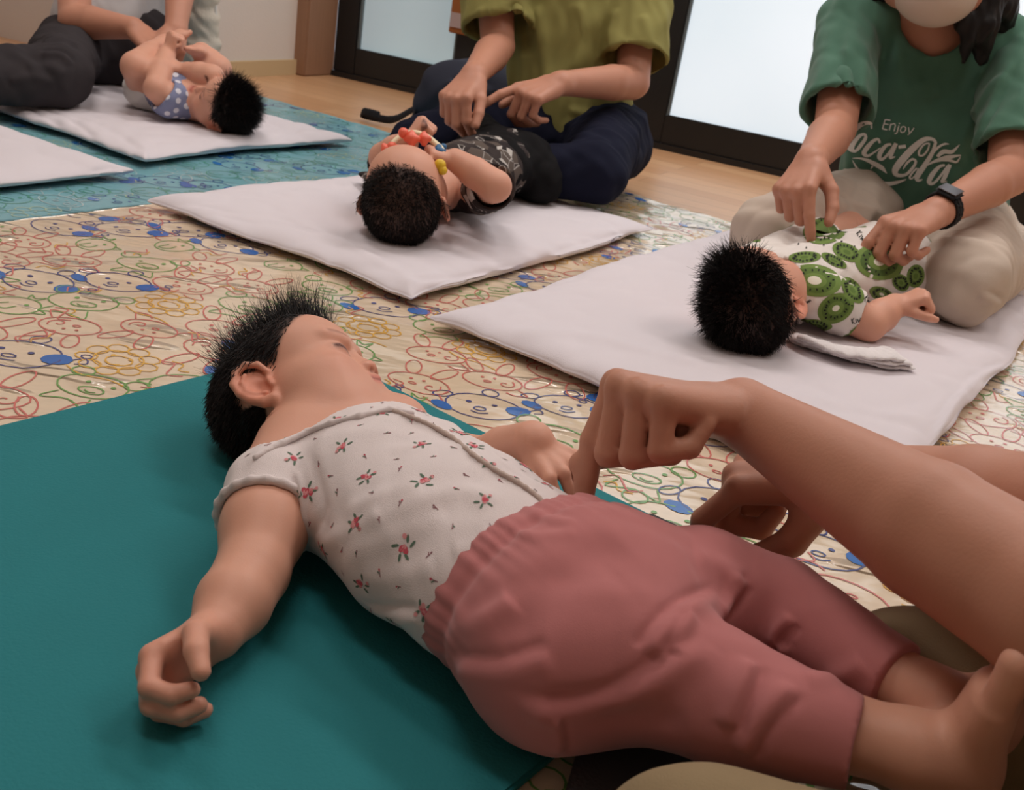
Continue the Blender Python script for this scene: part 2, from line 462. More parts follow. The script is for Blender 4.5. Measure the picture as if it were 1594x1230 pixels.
# back wall stands beside the doors; beyond it the room steps back
s_end = ((fl(262, 118)-KOR)@W1)
slab('wall_back', -.16, 0, s_end, -.165, 0, HC, M_wall, kind='structure')
slab('baseboard_back', 0, .012, s_end, -.165, 0, .048, M_base, kind='structure')
slab('wall_return', -1.2, -.16, s_end-.02, s_end+.08, 0, HC, M_wall, kind='structure')
lf = (fl(0, 48)-KOR)@W2
slab('wall_left', lf-.15, lf, -5.4, .6, 0, HC, M_wall, kind='structure')
slab('baseboard_left', lf, lf+.014, -5.4, s_end-.02, 0, .04, mat('oak_baseboard', (150, 112, 78), rough=.5, noise=.1, nscale=12), kind='structure')
slab('wall_right', 4.25, 4.4, -5.4, .6, 0, HC, M_wall, kind='structure')
slab('wall_front', -3.2, 4.4, -5.4, -5.25, 0, HC, M_wall, kind='structure')
slab('trim_1', -.075, .045, -.165, .005, 0, HC, M_wood, bev=.004, kind='structure')
# glazed black sliding doors
slab('trim_2', .0, 4.25, -.01, .12, 0, .018, M_black, kind='structure')
slab('wall_door', -.0, 4.25, .02, .16, 2.06, HC, M_wall, kind='structure')
def door(idx, s0, s1, t, g, st=(.075, .075), rail=.085):
    root = thing('door_%d' % idx, '', '', wp((s0+s1)/2, t, 0)); del root['label']; del root['category']; root['kind'] = 'structure'
    z0, z1 = .018, 2.06
    for nm, a in (('stile', (s0, s0+st[0], z0, z1)), ('stile', (s1-st[1], s1, z0, z1)), ('rail', (s0+st[0], s1-st[1], z0, z0+rail)), ('rail', (s0+st[0], s1-st[1], z1-.08, z1))):
        adopt(slab(nm, a[0], a[1], t, t+.04, a[2], a[3], M_black, bev=.003), root)
    adopt(slab('pane', s0+st[0]-.004, s1-st[1]+.004, t+.016, t+.024, z0+rail-.004, z1-.076, g), root)
    for a in ((s0+st[0], s0+st[0]+.008), (s1-st[1]-.008, s1-st[1])):
        adopt(slab('gasket', a[0], a[1], t+.006, t+.016, z0+rail, z1-.08, M_rubber), root)
    return root
a1 = along(704, 110)[0]; a2 = along(1031, 203)[0]
door(1, .045, a1+.085, .0, M_glassL, st=(.085, .085))
door(2, a1+.05, a2-.075, .045, M_glassR, st=(.075, .075))
door(3, a2-.12, a2+1.05, .0, M_glassR, st=(.12, .08))
door(4, a2+1.0, a2+1.9, .045, M_glassR, st=(.08, .08))
slab('wall_door_side', a2+1.88, 4.25, .0, .16, 0, 2.06, M_wall, kind='structure')
# small wooden board with a pale band, on the door beside the person in olive
b0 = along(704, 50)
wb = thing('wooden_board', 'small wooden board with a pale band hanging on the black glass door', 'board', wp(b0[0]+.07, -.03, b0[1]))
adopt(slab('panel', b0[0], b0[0]+.15, -.03, -.006, b0[1], b0[1]+.36, mat('reddish_wood', (140, 84, 42), rough=.5, noise=.15, nscale=8, stretch=(20, 20, 1.5)), bev=.003), wb)
adopt(slab('paper_band', b0[0]+.004, b0[0]+.146, -.033, -.029, b0[1]+.018, b0[1]+.062, mat('pale_paper', (166, 148, 146), rough=.8)), wb)
# ceiling lamps
for i, (lx, ly, en) in enumerate(LAMPS):
    r = np.array([lx, ly, 0])-KOR; s_, t_ = r@W2, r@W1
    lab = ['ceiling panel lamp over the person in the green shirt', 'ceiling panel lamp over the blue play mat', 'ceiling panel lamp over the foreground arms', 'ceiling panel lamp over the teal mat', 'ceiling panel lamp by the right hand glass door'][i]
    o = thing('ceiling_lamp', lab, 'lamp', (lx, ly, 2.38), 'ceiling panel lamps')
    adopt(slab('housing', s_-.62, s_+.62, t_-.17, t_+.17, 2.395, HC, M_lampbody, bev=.006), o)
    adopt(slab('diffuser', s_-.58, s_+.58, t_-.13, t_+.13, 2.375, 2.396, M_panel, bev=.004), o)

# ================================================================== mats on the floor
E1, E2 = np.array([.5, .866, 0]), np.array([.866, -.5, 0])
M_cream = mat('cream_vinyl', (226, 205, 178), rough=.16, spec=.6, bump=.35, bscale=7.0, noise=.05, nscale=3, coat=.9, bdist=.012, stretch=(1, 2.6, 1, math.radians(30)))
M_blue = mat('turquoise_vinyl', (122, 172, 182), rough=.25, spec=.45, bump=.3, bscale=8.0, noise=.08, nscale=4, bdist=.008)
def gloss_ridges(m):                        # sparse raised wrinkles of the clear vinyl
    nt = m.node_tree; b = nt.nodes['Principled BSDF']; bp0 = next(n for n in nt.nodes if n.type == 'BUMP')
    tc = nt.nodes.new('ShaderNodeTexCoord'); mp = nt.nodes.new('ShaderNodeMapping'); mp.inputs['Rotation'].default_value = (0, 0, math.radians(24)); mp.inputs['Scale'].default_value = (1, 3.2, 1)
    n = nt.nodes.new('ShaderNodeTexNoise'); n.inputs['Scale'].default_value = 7.5; n.inputs['Detail'].default_value = 1.5
    r = nt.nodes.new('ShaderNodeMapRange'); r.interpolation_type = 'SMOOTHSTEP'; r.inputs[1].default_value = .60; r.inputs[2].default_value = .72
    bp = nt.nodes.new('ShaderNodeBump'); bp.inputs['Strength'].default_value = 1.0; bp.inputs['Distance'].default_value = .009
    L = nt.links.new; L(tc.outputs['Object'], mp.inputs[0]); L(mp.outputs[0], n.inputs['Vector']); L(n.outputs['Fac'], r.inputs[0]); L(r.outputs[0], bp.inputs['Height'])
    L(bp0.outputs[0], bp.inputs['Normal']); L(bp.outputs[0], b.inputs['Normal']); L(bp.outputs[0], b.inputs['Coat Normal'])
gloss_ridges(M_cream); gloss_ridges(M_blue)
def sheet(name, label, o, L2, L1, z, m, n=(90, 70), amp=.0011, seed=3):
    o = np.asarray(o, float); a, b = np.linspace(0, L2, n[0]), np.linspace(0, L1, n[1])
    A, B = np.meshgrid(a, b, indexing='ij'); P = o+A.ravel()[:, None]*E2+B.ravel()[:, None]*E1
    rs = np.random.RandomState(seed); cre = []
    for k in range(int(L2*L1*11)):
        c, an, ln = rs.uniform(0, 1, 2)*[L2, L1], rs.normal(0.15, .5), rs.uniform(.06, .22)
        cre.append((c, np.array([math.cos(an), math.sin(an)]), ln, rs.uniform(.007, .013), rs.uniform(.0010, .0026)))
    def hz(s, t):
        ex_ = np.zeros(len(s))
        for c, d, ln, wd, am in cre:
            x, y = s-c[0], t-c[1]; q = x*d[0]+y*d[1]; r = -x*d[1]+y*d[0]+.06*q*q/ln
            ex_ += am*np.exp(-(r/wd)**2-(q/ln)**4)
        return np.minimum(ex_+hz0(s, t), z+.0064)
    def hz0(s, t):
        p = np.stack([s, t, 0*s], 1); q = p*np.array([1, 2.2, 1])
        return z+.0022+np.abs(wobble(q, amp, .16, seed))+.0006*np.sin(s*40+3*np.sin(t*9))
    Z = hz(A.ravel(), B.ravel()); top = P.copy(); top[:, 2] = Z; bot = P.copy(); bot[:, 2] = z
    ii = np.arange(n[0]*n[1]).reshape(n)
    q = np.stack([ii[:-1, :-1], ii[1:, :-1], ii[1:, 1:], ii[:-1, 1:]], -1).reshape(-1, 4); N = len(P)
    Q = [q, q[:, ::-1]+N]
    for e in (ii[:, 0], ii[-1, :], ii[::-1, -1], ii[0, ::-1]): Q.append(np.stack([e[1:], e[:-1], e[:-1]+N, e[1:]+N], 1)[:, ::-1])
    root = thing(name, label, 'play mat', o+E2*L2/2+E1*L1/2+UP*z)
    adopt(mesh_obj('sheet', np.concatenate([top, bot]), np.concatenate(Q), m), root)
    def put(P2):
        P2 = np.asarray(P2); zz = hz(P2[:, 0], P2[:, 1])+.0007
        if (P2 < 0).any() or (P2[:, 0] > L2).any() or (P2[:, 1] > L1).any(): return None
        return list(o+P2[:, :1]*E2+P2[:, 1:]*E1+np.stack([0*zz, 0*zz, zz-o[2]], 1))
    return root, put
DC = {'b': 0, 'f': 1, 'r': 2, 'g': 3, 'y': 4}
def doodle_mats(tag, cols):
    return [mat(tag+n, c, rough=.2, spec=.5, coat=.3) for n, c in zip(('_navy_line', '_blue_patch', '_rose_line', '_green_line', '_yellow_line'), cols)]
M_dc = doodle_mats('print', [(74, 80, 132), (44, 104, 180), (205, 112, 104), (112, 160, 88), (222, 172, 78)])
M_db = doodle_mats('blueprint', [(58, 96, 158), (36, 108, 180), (176, 200, 204), (92, 164, 140), (178, 204, 176)])
def doodle(pr, put, kind, cx, cy, s, rot, lw=.0019):
    c_, s_ = math.cos(rot), math.sin(rot)
    def T(P):
        P = np.asarray(P, float)*s; return np.stack([cx+P[:, 0]*c_-P[:, 1]*s_, cy+P[:, 0]*s_+P[:, 1]*c_], 1)
    def line(P, col, sm=4, w_=lw): pr.ribbon(T(spline(P, sm)), w_, DC[col], put)
    def loop(cx_, cy_, a, b, col, r=0, n=18, t0=0, t1=2*math.pi): pr.ribbon(T(ellpts(cx_, cy_, a, b, r, n, t0, t1) if t1-t0 < 6.2 else closed(ellpts(cx_, cy_, a, b, r, n))), lw, DC[col], put)
    def blob(cx_, cy_, a, b, col, r=0, n=10): pr.fan(T(ellpts(cx_, cy_, a, b, r, n)), DC[col], put)
    if kind == 0:      # puppy head with blue patches
        loop(0, 0, .44, .33, 'b'); blob(-.46, -.16, .15, .09, 'f', -.6); blob(.40, .02, .15, .13, 'f', .3)
        loop(.02, .43, .10, .10, 'b', 0, 12); loop(-.50, .14, .12, .08, 'b', .5, 12); blob(-.18, .06, .035, .03, 'b'); blob(.12, .06, .035, .03, 'b')
        loop(-.03, -.08, .07, .045, 'b', 0, 10); line([(-.12, -.16), (-.03, -.20), (.08, -.16)], 'b'); line([(.52, .06), (.62, .16), (.68, .06), (.58, .0)], 'b'); loop(.60, .22, .05, .05, 'b', 0, 8)
    elif kind == 1:    # rabbit
        loop(0, -.1, .40, .27, 'r'); loop(-.30, .33, .10, .23, 'r', .45); loop(.12, .36, .10, .24, 'r', -.25)
        line([(.18+.11*t*math.cos(6*t), -.12+.11*t*math.sin(6*t)) for t in np.linspace(.15, 1.2, 9)], 'r', 2)
        blob(-.14, -.03, .025, .025, 'r'); blob(.02, .0, .025, .025, 'r'); loop(-.06, -.15, .05, .03, 'r', 0, 8); line([(.36, -.25), (.50, -.42), (.34, -.46), (.22, -.40)], 'r')
    elif kind == 2:    # round eared bear
        loop(0, 0, .40, .30, 'g'); loop(-.34, .28, .13, .12, 'g', 0, 12); loop(.36, .26, .13, .12, 'g', 0, 12); loop(.05, -.1, .15, .09, 'g', 0, 12)
        blob(-.12, .08, .03, .03, 'g'); blob(.20, .08, .03, .03, 'g'); line([(-.02, -.12), (.05, -.15), (.12, -.12)], 'g'); line([(-.2, -.3), (-.28, -.5), (0, -.42), (.26, -.52), (.2, -.3)], 'g')
    elif kind == 3:    # curly lion
        for k in range(9): loop(.32*math.cos(k*.698), .27*math.sin(k*.698), .11, .10, 'y', 0, 9)
        loop(0, 0, .26, .21, 'y'); loop(.02, -.02, .14, .11, 'y', 0, 10); blob(-.1, .06, .025, .025, 'y'); blob(.1, .06, .025, .025, 'y'); line([(-.08, -.1), (0, -.13), (.08, -.1)], 'y'); line([(-.3, -.4), (-.1, -.48), (.2, -.45), (.4, -.5)], 'y')
    elif kind == 4:    # chick
        loop(0, 0, .30, .28, 'g'); line([(.26, .08), (.42, .02), (.27, -.08)], 'g'); blob(.10, .08, .03, .03, 'g'); line([(-.10, .02), (-.2, -.14), (-.02, -.16), (.04, -.02)], 'g'); line([(-.06, .28), (-.12, .42), (0, .34), (.08, .44), (.06, .28)], 'g')
    else:              # squiggles
        line([(-.4, 0), (-.2, .2), (0, 0), (.2, -.2), (.4, 0)], 'r'); line([(-.3, -.2), (-.1, -.1), (.05, -.3), (.3, -.22)], 'y')
def fill_doodles(root, put, L2, L1, mats, sp, seed, view=None):
    pr = Print(); rs = np.random.RandomState(seed); o = np.array(root['corner'])
    order = [0, 1, 2, 3, 0, 1, 4, 2]
    for i in range(int(L2/sp)+1):
        for j in range(int(L1/(sp*.78))+1):
            x = (i+.5*(j % 2)+rs.uniform(-.12, .12))*sp; y = (j+.5+rs.uniform(-.12, .12))*sp*.78
            k = order[(i*3+j*5+int(rs.randint(0, 2))) % 8]; sz = sp*rs.uniform(.92, 1.12); ro = math.radians(-24+rs.uniform(-16, 16))+ (math.pi if rs.rand() < .12 else 0)
            u, v, d = px(o+E2*x+E1*y)
            if d < .12 or not (-900 < u < 2500 and -60 < v < 2100): continue
            doodle(pr, put, k, x, y, sz, ro+math.radians(46))
            if rs.rand() < .5: doodle(pr, put, 5, x+sp*.5, y+sp*.3, sz*.55, rs.uniform(0, 6))
    adopt(pr.obj('printed_animals', mats, kind='stuff'), root)
A0 = fl(120, 335); tF = (fl(1145, 350)-A0)@E1
co = A0-E1*1.25
cream, put = sheet('play_mat', 'cream vinyl play mat printed with red, green, yellow and blue cartoon animal heads', co, 2.5, tF+1.25, .0006, M_cream, (330, 300))
cream['corner'] = list(map(float, co)); fill_doodles(cream, put, 2.5, tF+1.25, M_dc, .098, 5); del cream['corner']
tB = (fl(500, 178)-A0)@E1
bo = A0-E2*1.2-E1*.55
blue, put = sheet('play_mat', 'turquoise vinyl play mat with faint cartoon print under the far white futons', bo, 1.199, tB+.55, .0003, M_blue, (140, 140), seed=9)
blue['corner'] = list(map(float, bo)); fill_doodles(blue, put, 1.199, tB+.55, M_db, .098, 8); del blue['corner']

# teal exercise mat and the dark pad at its lower end
M_teal = mat('teal_foam', (38, 122, 128), rough=.78, spec=.25, bump=.35, bscale=420, noise=.05, nscale=14)
M_dark = mat('charcoal_foam', (74, 70, 72), rough=.85, spec=.2, bump=.3, bscale=400)
def plate(name, label, cat, c, d2, d1, L2, L1, z, th, m, rad=.02):
    c = np.asarray(c, float); n2, n1 = 46, 60
    pts = []
    for (a, b, q) in ((0, 0, math.pi), (L2, 0, 1.5*math.pi), (L2, L1, 0), (0, L1, .5*math.pi)):
        for k in range(6):
            t = q+k*math.pi/10; ox = rad if a == 0 else -rad; oy = rad if b == 0 else -rad
            pts.append(c+d2*(a+ox+rad*math.cos(t))+d1*(b+oy+rad*math.sin(t)))
    bm = bmesh.new(); f = bm.faces.new([bm.verts.new((p[0], p[1], z)) for p in pts])
    r = bmesh.ops.extrude_face_region(bm, geom=[f]); vs = [g for g in r['geom'] if isinstance(g, bmesh.types.BMVert)]
    for v in vs: v.co.z += th
    bmesh.ops.recalc_face_normals(bm, faces=bm.faces[:])
    bmesh.ops.bevel(bm, geom=[e for e in bm.edges if abs(e.verts[0].co.z-z-th) < 1e-6 and abs(e.verts[1].co.z-z-th) < 1e-6], offset=th*.35, segments=2, affect='EDGES')
    me = bpy.data.meshes.new(name); bm.to_mesh(me); bm.free(); me.materials.append(m)
    return link(bpy.data.objects.new(name, me), None, label=label, category=cat)
pa, pb = fl(0, 685, .006), fl(300, 597, .006); pc, pd = fl(600, 605, .006), fl(1020, 815, .006)
d1 = nrm(pa-pb); d2 = nrm(pd-pc); d1 = nrm(d1-d2*(d1@d2)*.9)
Ax = np.array([[d2[0], -d1[0]], [d2[1], -d1[1]]]); sol = np.linalg.solve(Ax, (pb-pc)[:2]); YC = pc+d2*sol[0]; YC[2] = 0
LT = float((fl(1235, 912, .006)-YC)@d2)
yoga = plate('exercise_mat', 'large teal foam exercise mat under the baby in the floral shirt', 'mat', YC, d2, d1, LT-.02, 1.6, .0075, .006, M_teal)
pg0, pg1, pg2 = fl(1003, 800, .0137), fl(1237, 911, .0137), fl(895, 1180, .0137)
pad = plate('foam_pad', 'dark grey thin pad under the legs of the baby in pink trousers', 'mat', pg0*[1, 1, 0], nrm((pg1-pg0)*[1, 1, 0]), nrm((pg2-pg0)*[1, 1, 0]), np.linalg.norm(pg1-pg0), .6, .0137, .005, M_dark, .012)
print('yoga', YC, d2, d1, LT)

# white nap futons
M_sheet = mat('white_cotton_sheet', (222, 214, 219), rough=.9, spec=.12, bump=.22, bscale=900, sheen=.15)
def futon(label, c, d2, d1, L2, L1, z, th, seed, specs=(), dent=(), sag=.004):
    c = np.asarray(c, float); n2, n1 = int(L2/.0085), int(L1/.0085)
    u, v = np.linspace(-1, 1, n2), np.linspace(-1, 1, n1); Uu, Vv = np.meshgrid(u, v, indexing='ij'); Uu, Vv = Uu.ravel(), Vv.ravel()
    Uu = np.sign(Uu)*(1-(1-np.abs(Uu))**1.5); Vv = np.sign(Vv)*(1-(1-np.abs(Vv))**1.5)
    ex = (1-np.abs(Uu))*L2/2; ey = (1-np.abs(Vv))*L1/2; rr = th*1.35
    e = rr*(1-np.sqrt(np.clip(1-np.minimum(1, ex/rr), 0, 1)**2)); fx = np.sqrt(1-(1-np.minimum(1, ex/rr))**2); fy = np.sqrt(1-(1-np.minimum(1, ey/rr))**2)
    prof = (fx**-4+fy**-4+1e-9)**-.25 if False else np.minimum(fx, fy)*(.75+.25*np.maximum(fx, fy))
    P = c+(Uu*L2/2+L2/2)[:, None]*d2+(Vv*L1/2+L1/2)[:, None]*d1
    wv = wobble(P, .006, .28, seed); wv2 = wobble(P, .006, .25, seed+1)
    edge = np.exp(-np.minimum(ex, ey)/.10)
    P = P+(wv*edge)[:, None]*d2+(wv2*edge)[:, None]*d1
    pull = (np.abs(Uu)*np.abs(Vv))**6*.012; P = P+(pull*np.sign(Uu))[:, None]*d2+(pull*np.sign(Vv))[:, None]*d1
    soft = .72+.28*(1-np.exp(-np.minimum(ex, ey)/.05))
    T = th*soft*(1+.05*wobble(P, 1, .4, seed+3))
    cr_ = np.abs(wobble(P*np.array([1, 1.0, 1]), 1, .12, seed+5))
    T = T+.0030*edge*cr_-.0012*np.exp(-(cr_/.35)**2)
    top = P.copy(); top[:, 2] = z+T*(.5+.5*prof); bot = P.copy(); bot[:, 2] = z+T*(.5-.5*np.minimum(1, prof*1.0))
    ii = np.arange(n2*n1).reshape(n2, n1); q = np.stack([ii[:-1, :-1], ii[1:, :-1], ii[1:, 1:], ii[:-1, 1:]], -1).reshape(-1, 4); N = len(P)
    Q = [q, q[:, ::-1]+N]
    for en in (ii[:, 0], ii[-1, :], ii[::-1, -1], ii[0, ::-1]): Q.append(np.stack([en[1:], en[:-1], en[:-1]+N, en[1:]+N], 1)[:, ::-1])
    V = np.concatenate([top, bot]); Q = np.concatenate(Q)
    if specs: V = folds(V, Q, specs)
    root = thing('nap_futon', label, 'futon', c+d2*L2/2+d1*L1/2+UP*z, 'white nap futons')
    adopt(mesh_obj('cover', V, Q, M_sheet), root)
    return root, bvh(V, Q), V
zf = .0085
bL, bF, bR = fl(243, 318, .015), fl(640, 470, .012), fl(1008, 360, .015); bF[2] = bL[2] = bR[2] = 0
fb2 = nrm(bF-bL); fb1 = nrm(bR-bF); print('B', np.linalg.norm(bF-bL), np.linalg.norm(bR-bF), fb2@fb1)
fb2 = nrm(fb2-fb1*(fb1@fb2))
FB, FBt, _ = futon('white nap futon under the baby in the dark patterned shirt', bL, fb2, fb1, np.linalg.norm(bF-bL), np.linalg.norm(bR-bF), zf, .026, 1,
    [([(430, 330), (560, 390), (660, 455)], .004, .012, 'r'), ([(620, 440), (760, 430), (900, 385), (990, 362)], .004, .010, 's'), ([(520, 265), (545, 290), (560, 310)], .006, .007, 'r'), ([(535, 262), (570, 300)], .005, .006, 'r')])
cL, cB = fl(683, 500, .015), fl(1100, 375, .015); cL[2] = cB[2] = 0
fc1 = nrm(cB-cL); cF = fl(1100, 722, .012); fc2 = nrm(cF-cL); print('C', fc1, fc2, fc1@fc2); fc2 = nrm(fc2-fc1*(fc1@fc2)*.8)
LC2 = float((fl(1530, 640, .012)-cL)@fc2); print('LC2', LC2)
FC, FCt, _ = futon('white nap futon under the baby in the kiwi print suit', cL, fc2, fc1, LC2, 1.12, zf, .030, 2,
    [([(1445, 690), (1490, 615), (1530, 580), (1570, 565)], .004, .006, 's'), ([(1440, 712), (1470, 672), (1530, 600)], .002, .004, 'c'), ([(900, 560), (1000, 505), (1080, 480)], .002, .012, 'r'), ([(760, 520), (900, 520), (1060, 560), (1300, 600)], .003, .014, 'r'), ([(690, 520), (780, 570), (900, 620)], .003, .008, 'r'), ([(1180, 600), (1350, 640), (1440, 650)], .002, .01, 'r')])
dF, dR = fl(225, 250, .015), fl(536, 220, .015); dF[2] = dR[2] = 0
fd1 = nrm(dR-dF); fd2 = np.array([-fd1[1], fd1[0], 0]); LD1 = np.linalg.norm(dR-dF); print('D', LD1, fd1)
FD, FDt, _ = futon('white nap futon under the baby in the blue dotted vest', dF, fd2, fd1, .95, LD1, zf, .030, 3, [([(20, 160), (60, 175), (100, 200)], .004, .008, 'r'), ([(60, 165), (110, 185), (150, 215)], .004, .008, 'r'), ([(100, 175), (170, 200), (220, 235)], .004, .01, 'r')])
eR = fl(193, 270, .015); eR[2] = 0
FE, FEt, _ = futon('white nap futon cut by the left edge, nobody on it', eR-fd1*.62, fd2, fd1, .9, .62, zf, .030, 4, [([(110, 290), (150, 270), (185, 262)], .004, .008, 's')])
# ================================================================== people
SKIN = (214, 158, 134)
M_skin = mat('baby_skin', SKIN, rough=.5, spec=.35, attr=True, sss=.12, bump=.05, bscale=600)
M_askin = mat('adult_skin', (190, 134, 110), rough=.5, spec=.35, attr=True, sss=.10, bump=.08, bscale=420, noise=.05, nscale=30)
M_hair = mat('black_hair', (24, 20, 20), rough=.45, spec=.25, attr=True)
M_eye = mat('dark_eye', (24, 18, 18), rough=.15, spec=.6)

class Head:
    def __init__(s, C, f, u, sc):
        s.C = np.asarray(C, float); s.f = nrm(f); s.u = nrm(np.asarray(u)-s.f*(np.asarray(u)@s.f)); s.r = np.cross(s.f, s.u); s.s = sc
        s.R = np.array([s.r, s.f, s.u])
    def p(s, x, y, z): return s.C+s.s*(x*s.r+y*s.f+z*s.u)
    def loc(s, V): return (V-s.C)@s.R.T/s.s
    def build(s, F, adult=False, eye_open=.5, ears=(1, -1)):
        k = s.s; R = s.R
        E = lambda c, r, kk=.012, op='u', rot=None: F.ell(s.p(*c), np.array(r)*k, R if rot is None else rot, kk*k, op)
        G = lambda a, b, ra, rb, kk=.004, op='u': F.seg(s.p(*a), s.p(*b), ra*k, rb*k, kk*k, None, op)
        E((0, -.006, .018), (.0585, .070, .059)); E((0, -.030, .006), (.052, .046, .050), .02)
        E((0, .026, .022), (.050, .041, .046), .02)
        E((0, .022, -.024), (.049, .042, .044), .02)
        for sx in (1, -1):
            E((sx*.028, .036, -.034), (.028, .029, .028), .016)
            E((sx*.045, .010, -.034), (.016, .026, .024), .016)
        E((0, .038, -.056), (.024, .025, .017), .018); E((0, .058, -.040), (.020, .012, .018), .012)
        # nose, eye hollows, lids, lips
        for sx in (1, -1): E((sx*.021, .066, -.003), (.014, .008, .007), .010, 's')
        G((0, .063, -.004), (0, .0715, -.023), .0042, .0070, .008)
        for sx in (1, -1):
            E((sx*.0068, .070, -.0255), (.0052, .0062, .005), .004)
            E((sx*.0042, .0745, -.0305), (.0022, .003, .0024), .0015, 's')
            E((sx*.0215, .0565, -.0045), (.0135, .0105, .0085), .005)
            G((sx*.0105, .0665, -.0055), (sx*.0215, .0672, -.0050), .0013, .0016, .0012, 's'); G((sx*.0215, .0672, -.0050), (sx*.0335, .0605, -.0046), .0016, .0011, .0012, 's')
            G((sx*.012, .0655, .0125), (sx*.034, .058, .0135), .0035, .003, .010)
        G((-.012, .0655, -.0405), (0, .0705, -.0392), .0032, .0046, .004); G((0, .0705, -.0392), (.012, .0655, -.0405), .0046, .0032, .004)
        G((-.010, .0645, -.0475), (0, .0685, -.0486), .0035, .0052, .004); G((0, .0685, -.0486), (.010, .0645, -.0475), .0052, .0035, .004)
        G((-.013, .0690, -.0438), (.013, .0690, -.0438), .0012, .0012, .0015, 's')
        for sx in ears:
            e = lambda fw, up, out: (sx*(.0565+out), -.008+fw, -.016+up)
            pts = [e(.006, .000, .001), e(.010, .010, .002), e(.006, .021, .006), e(-.004, .0265, .010), e(-.014, .022, .013), e(-.0195, .011, .0145), e(-.0185, -.001, .0135), e(-.013, -.012, .011), e(-.004, -.020, .0075), e(.005, -.0215, .0045), e(.009, -.015, .002), e(.009, -.009, .000)]
            rad = [.0024, .0028, .0031, .0034, .0036, .0036, .0034, .0033, .0046, .0052, .0040, .0025]
            for i in range(len(pts)-1): G(pts[i], pts[i+1], rad[i], rad[i+1], .0015)
            ax = nrm(np.array([1, .55*0, 0])); n_ = nrm(np.array([sx*.86, .50, 0]))
            rr = np.array([n_@R, nrm(np.cross(n_, [0, 0, 1]))@R, R[2]])
            E(e(-.005, .000, .0045), (.0030, .0165, .0215), .003, 'u', rr)
            for i in range(4):
                q = [e(-.008, .016, .0105), e(-.0125, .008, .0125), e(-.0125, -.002, .0120), e(-.008, -.009, .0095), e(.001, -.0115, .006)]
                G(q[i], q[i+1], .0023, .0023, .002)
            E(e(-.001, -.001, .0065), (.0040, .0058, .0062), .003, 's', rr); G(e(.0075, .001, .003), e(.0085, -.006, .0035), .0030, .0026, .002)
    def tint(s, V, c, hairline=None, blush=1.0):
        L = s.loc(V); x, y, z = np.abs(L[:, 0]), L[:, 1], L[:, 2]
        def sp(cx, cy, cz, r): return np.exp(-(((L[:, 0]-cx)**2+(y-cy)**2+(z-cz)**2)/r**2))
        def mul(w_, col):
            for i in range(3): c[:, i] *= 1-w_*(1-col[i])
        for sx in (1, -1):
            mul(blush*.45*sp(sx*.032, .052, -.030, .022), (1.0, .78, .76))
            mul(.8*np.clip(sp(sx*.063, -.014, -.018, .024)*1.4, 0, 1)*(x > .052), (1.02, .74, .68))
            eb = np.exp(-((z-.0155+.3*(x-.022)**2*20)/.0030)**2)*np.clip((x-.009)/.004, 0, 1)*np.clip((.036-x)/.004, 0, 1)*(y > .035)
        mul(.65*eb, (.45, .38, .36))
        sl = np.exp(-((z+.0050)/.0030)**2)*np.clip((x-.0085)/.003, 0, 1)*np.clip((.0345-x)/.003, 0, 1)*(y > .045)
        mul(.92*np.clip(sl*1.3, 0, 1), (.16, .10, .10))
        lip = np.exp(-((z+.0438)/.0062)**4)*np.clip((.0135-x)/.004, 0, 1)*(y > .058); mul(.75*lip, (.86, .46, .46))
        lm = np.exp(-((z+.0438)/.0013)**2)*np.clip((.0125-x)/.002, 0, 1)*(y > .055); mul(.8*lm, (.35, .2, .2))
        for sx in (1, -1): mul(.8*np.clip(1.5*sp(sx*.0042, .0735, -.0315, .0026), 0, 1), (.35, .18, .16))
        mul(.3*sp(0, .078, -.026, .012), (1, .8, .78))
        if hairline is not None:
            mul(hairline(L)*(np.linalg.norm(L, axis=1) < .100), (.12, .12, .13))
def strands(roots, dirs, length, rad, bend, K=5, seed=0, name='hair', parent=None, tone=(.6, 1.25), material=None):
    N = len(roots); rs = np.random.RandomState(seed)
    t = np.linspace(0, 1, K); d = dirs/np.linalg.norm(dirs, axis=1, keepdims=True)
    P = roots[:, None]+d[:, None]*(length[:, None]*t)[:, :, None]+bend[:, None]*((length[:, None]*t**2)[:, :, None])
    a = np.cross(d, [.3, .5, .81]); a /= np.linalg.norm(a, axis=1, keepdims=True)+1e-9; b = np.cross(d, a)
    r = rad[:, None]*(1-.85*t)[None]
    V = np.stack([P+r[:, :, None]*(math.cos(q)*a+math.sin(q)*b)[:, None] for q in (0, 2.094, 4.189)], 2).reshape(-1, 3)
    base = np.arange(N)[:, None, None]*K*3+np.arange(K-1)[None, :, None]*3
    j = np.arange(3)[None, None, :]; j2 = (j+1) % 3
    Q = np.stack([base+j, base+j2, base+3+j2, base+3+j], -1).reshape(-1, 4)
    g = rs.uniform(*tone, N); col = np.repeat(np.stack([g*1.06, g, g*.98], 1), K*3, 0)
    return mesh_obj(name, V, Q, material or M_hair, parent, True, col)
def scalp(h, V, N, mask, count, seed=0):
    L = h.loc(V); m = mask(L)*(np.linalg.norm(L, axis=1) < .098); idx = np.where(m > .02)[0]; rs = np.random.RandomState(seed)
    w_ = m[idx]/m[idx].sum(); k = rs.choice(idx, count, p=w_); k2 = V[k]+rs.normal(size=(count, 3))*.0009
    return k2, N[k], L[k], rs
def sm(x, a, b): t = np.clip((x-a)/(b-a), 0, 1); return t*t*(3-2*t)
def limb_frame(a, b): return nrm(np.asarray(b)-np.asarray(a))
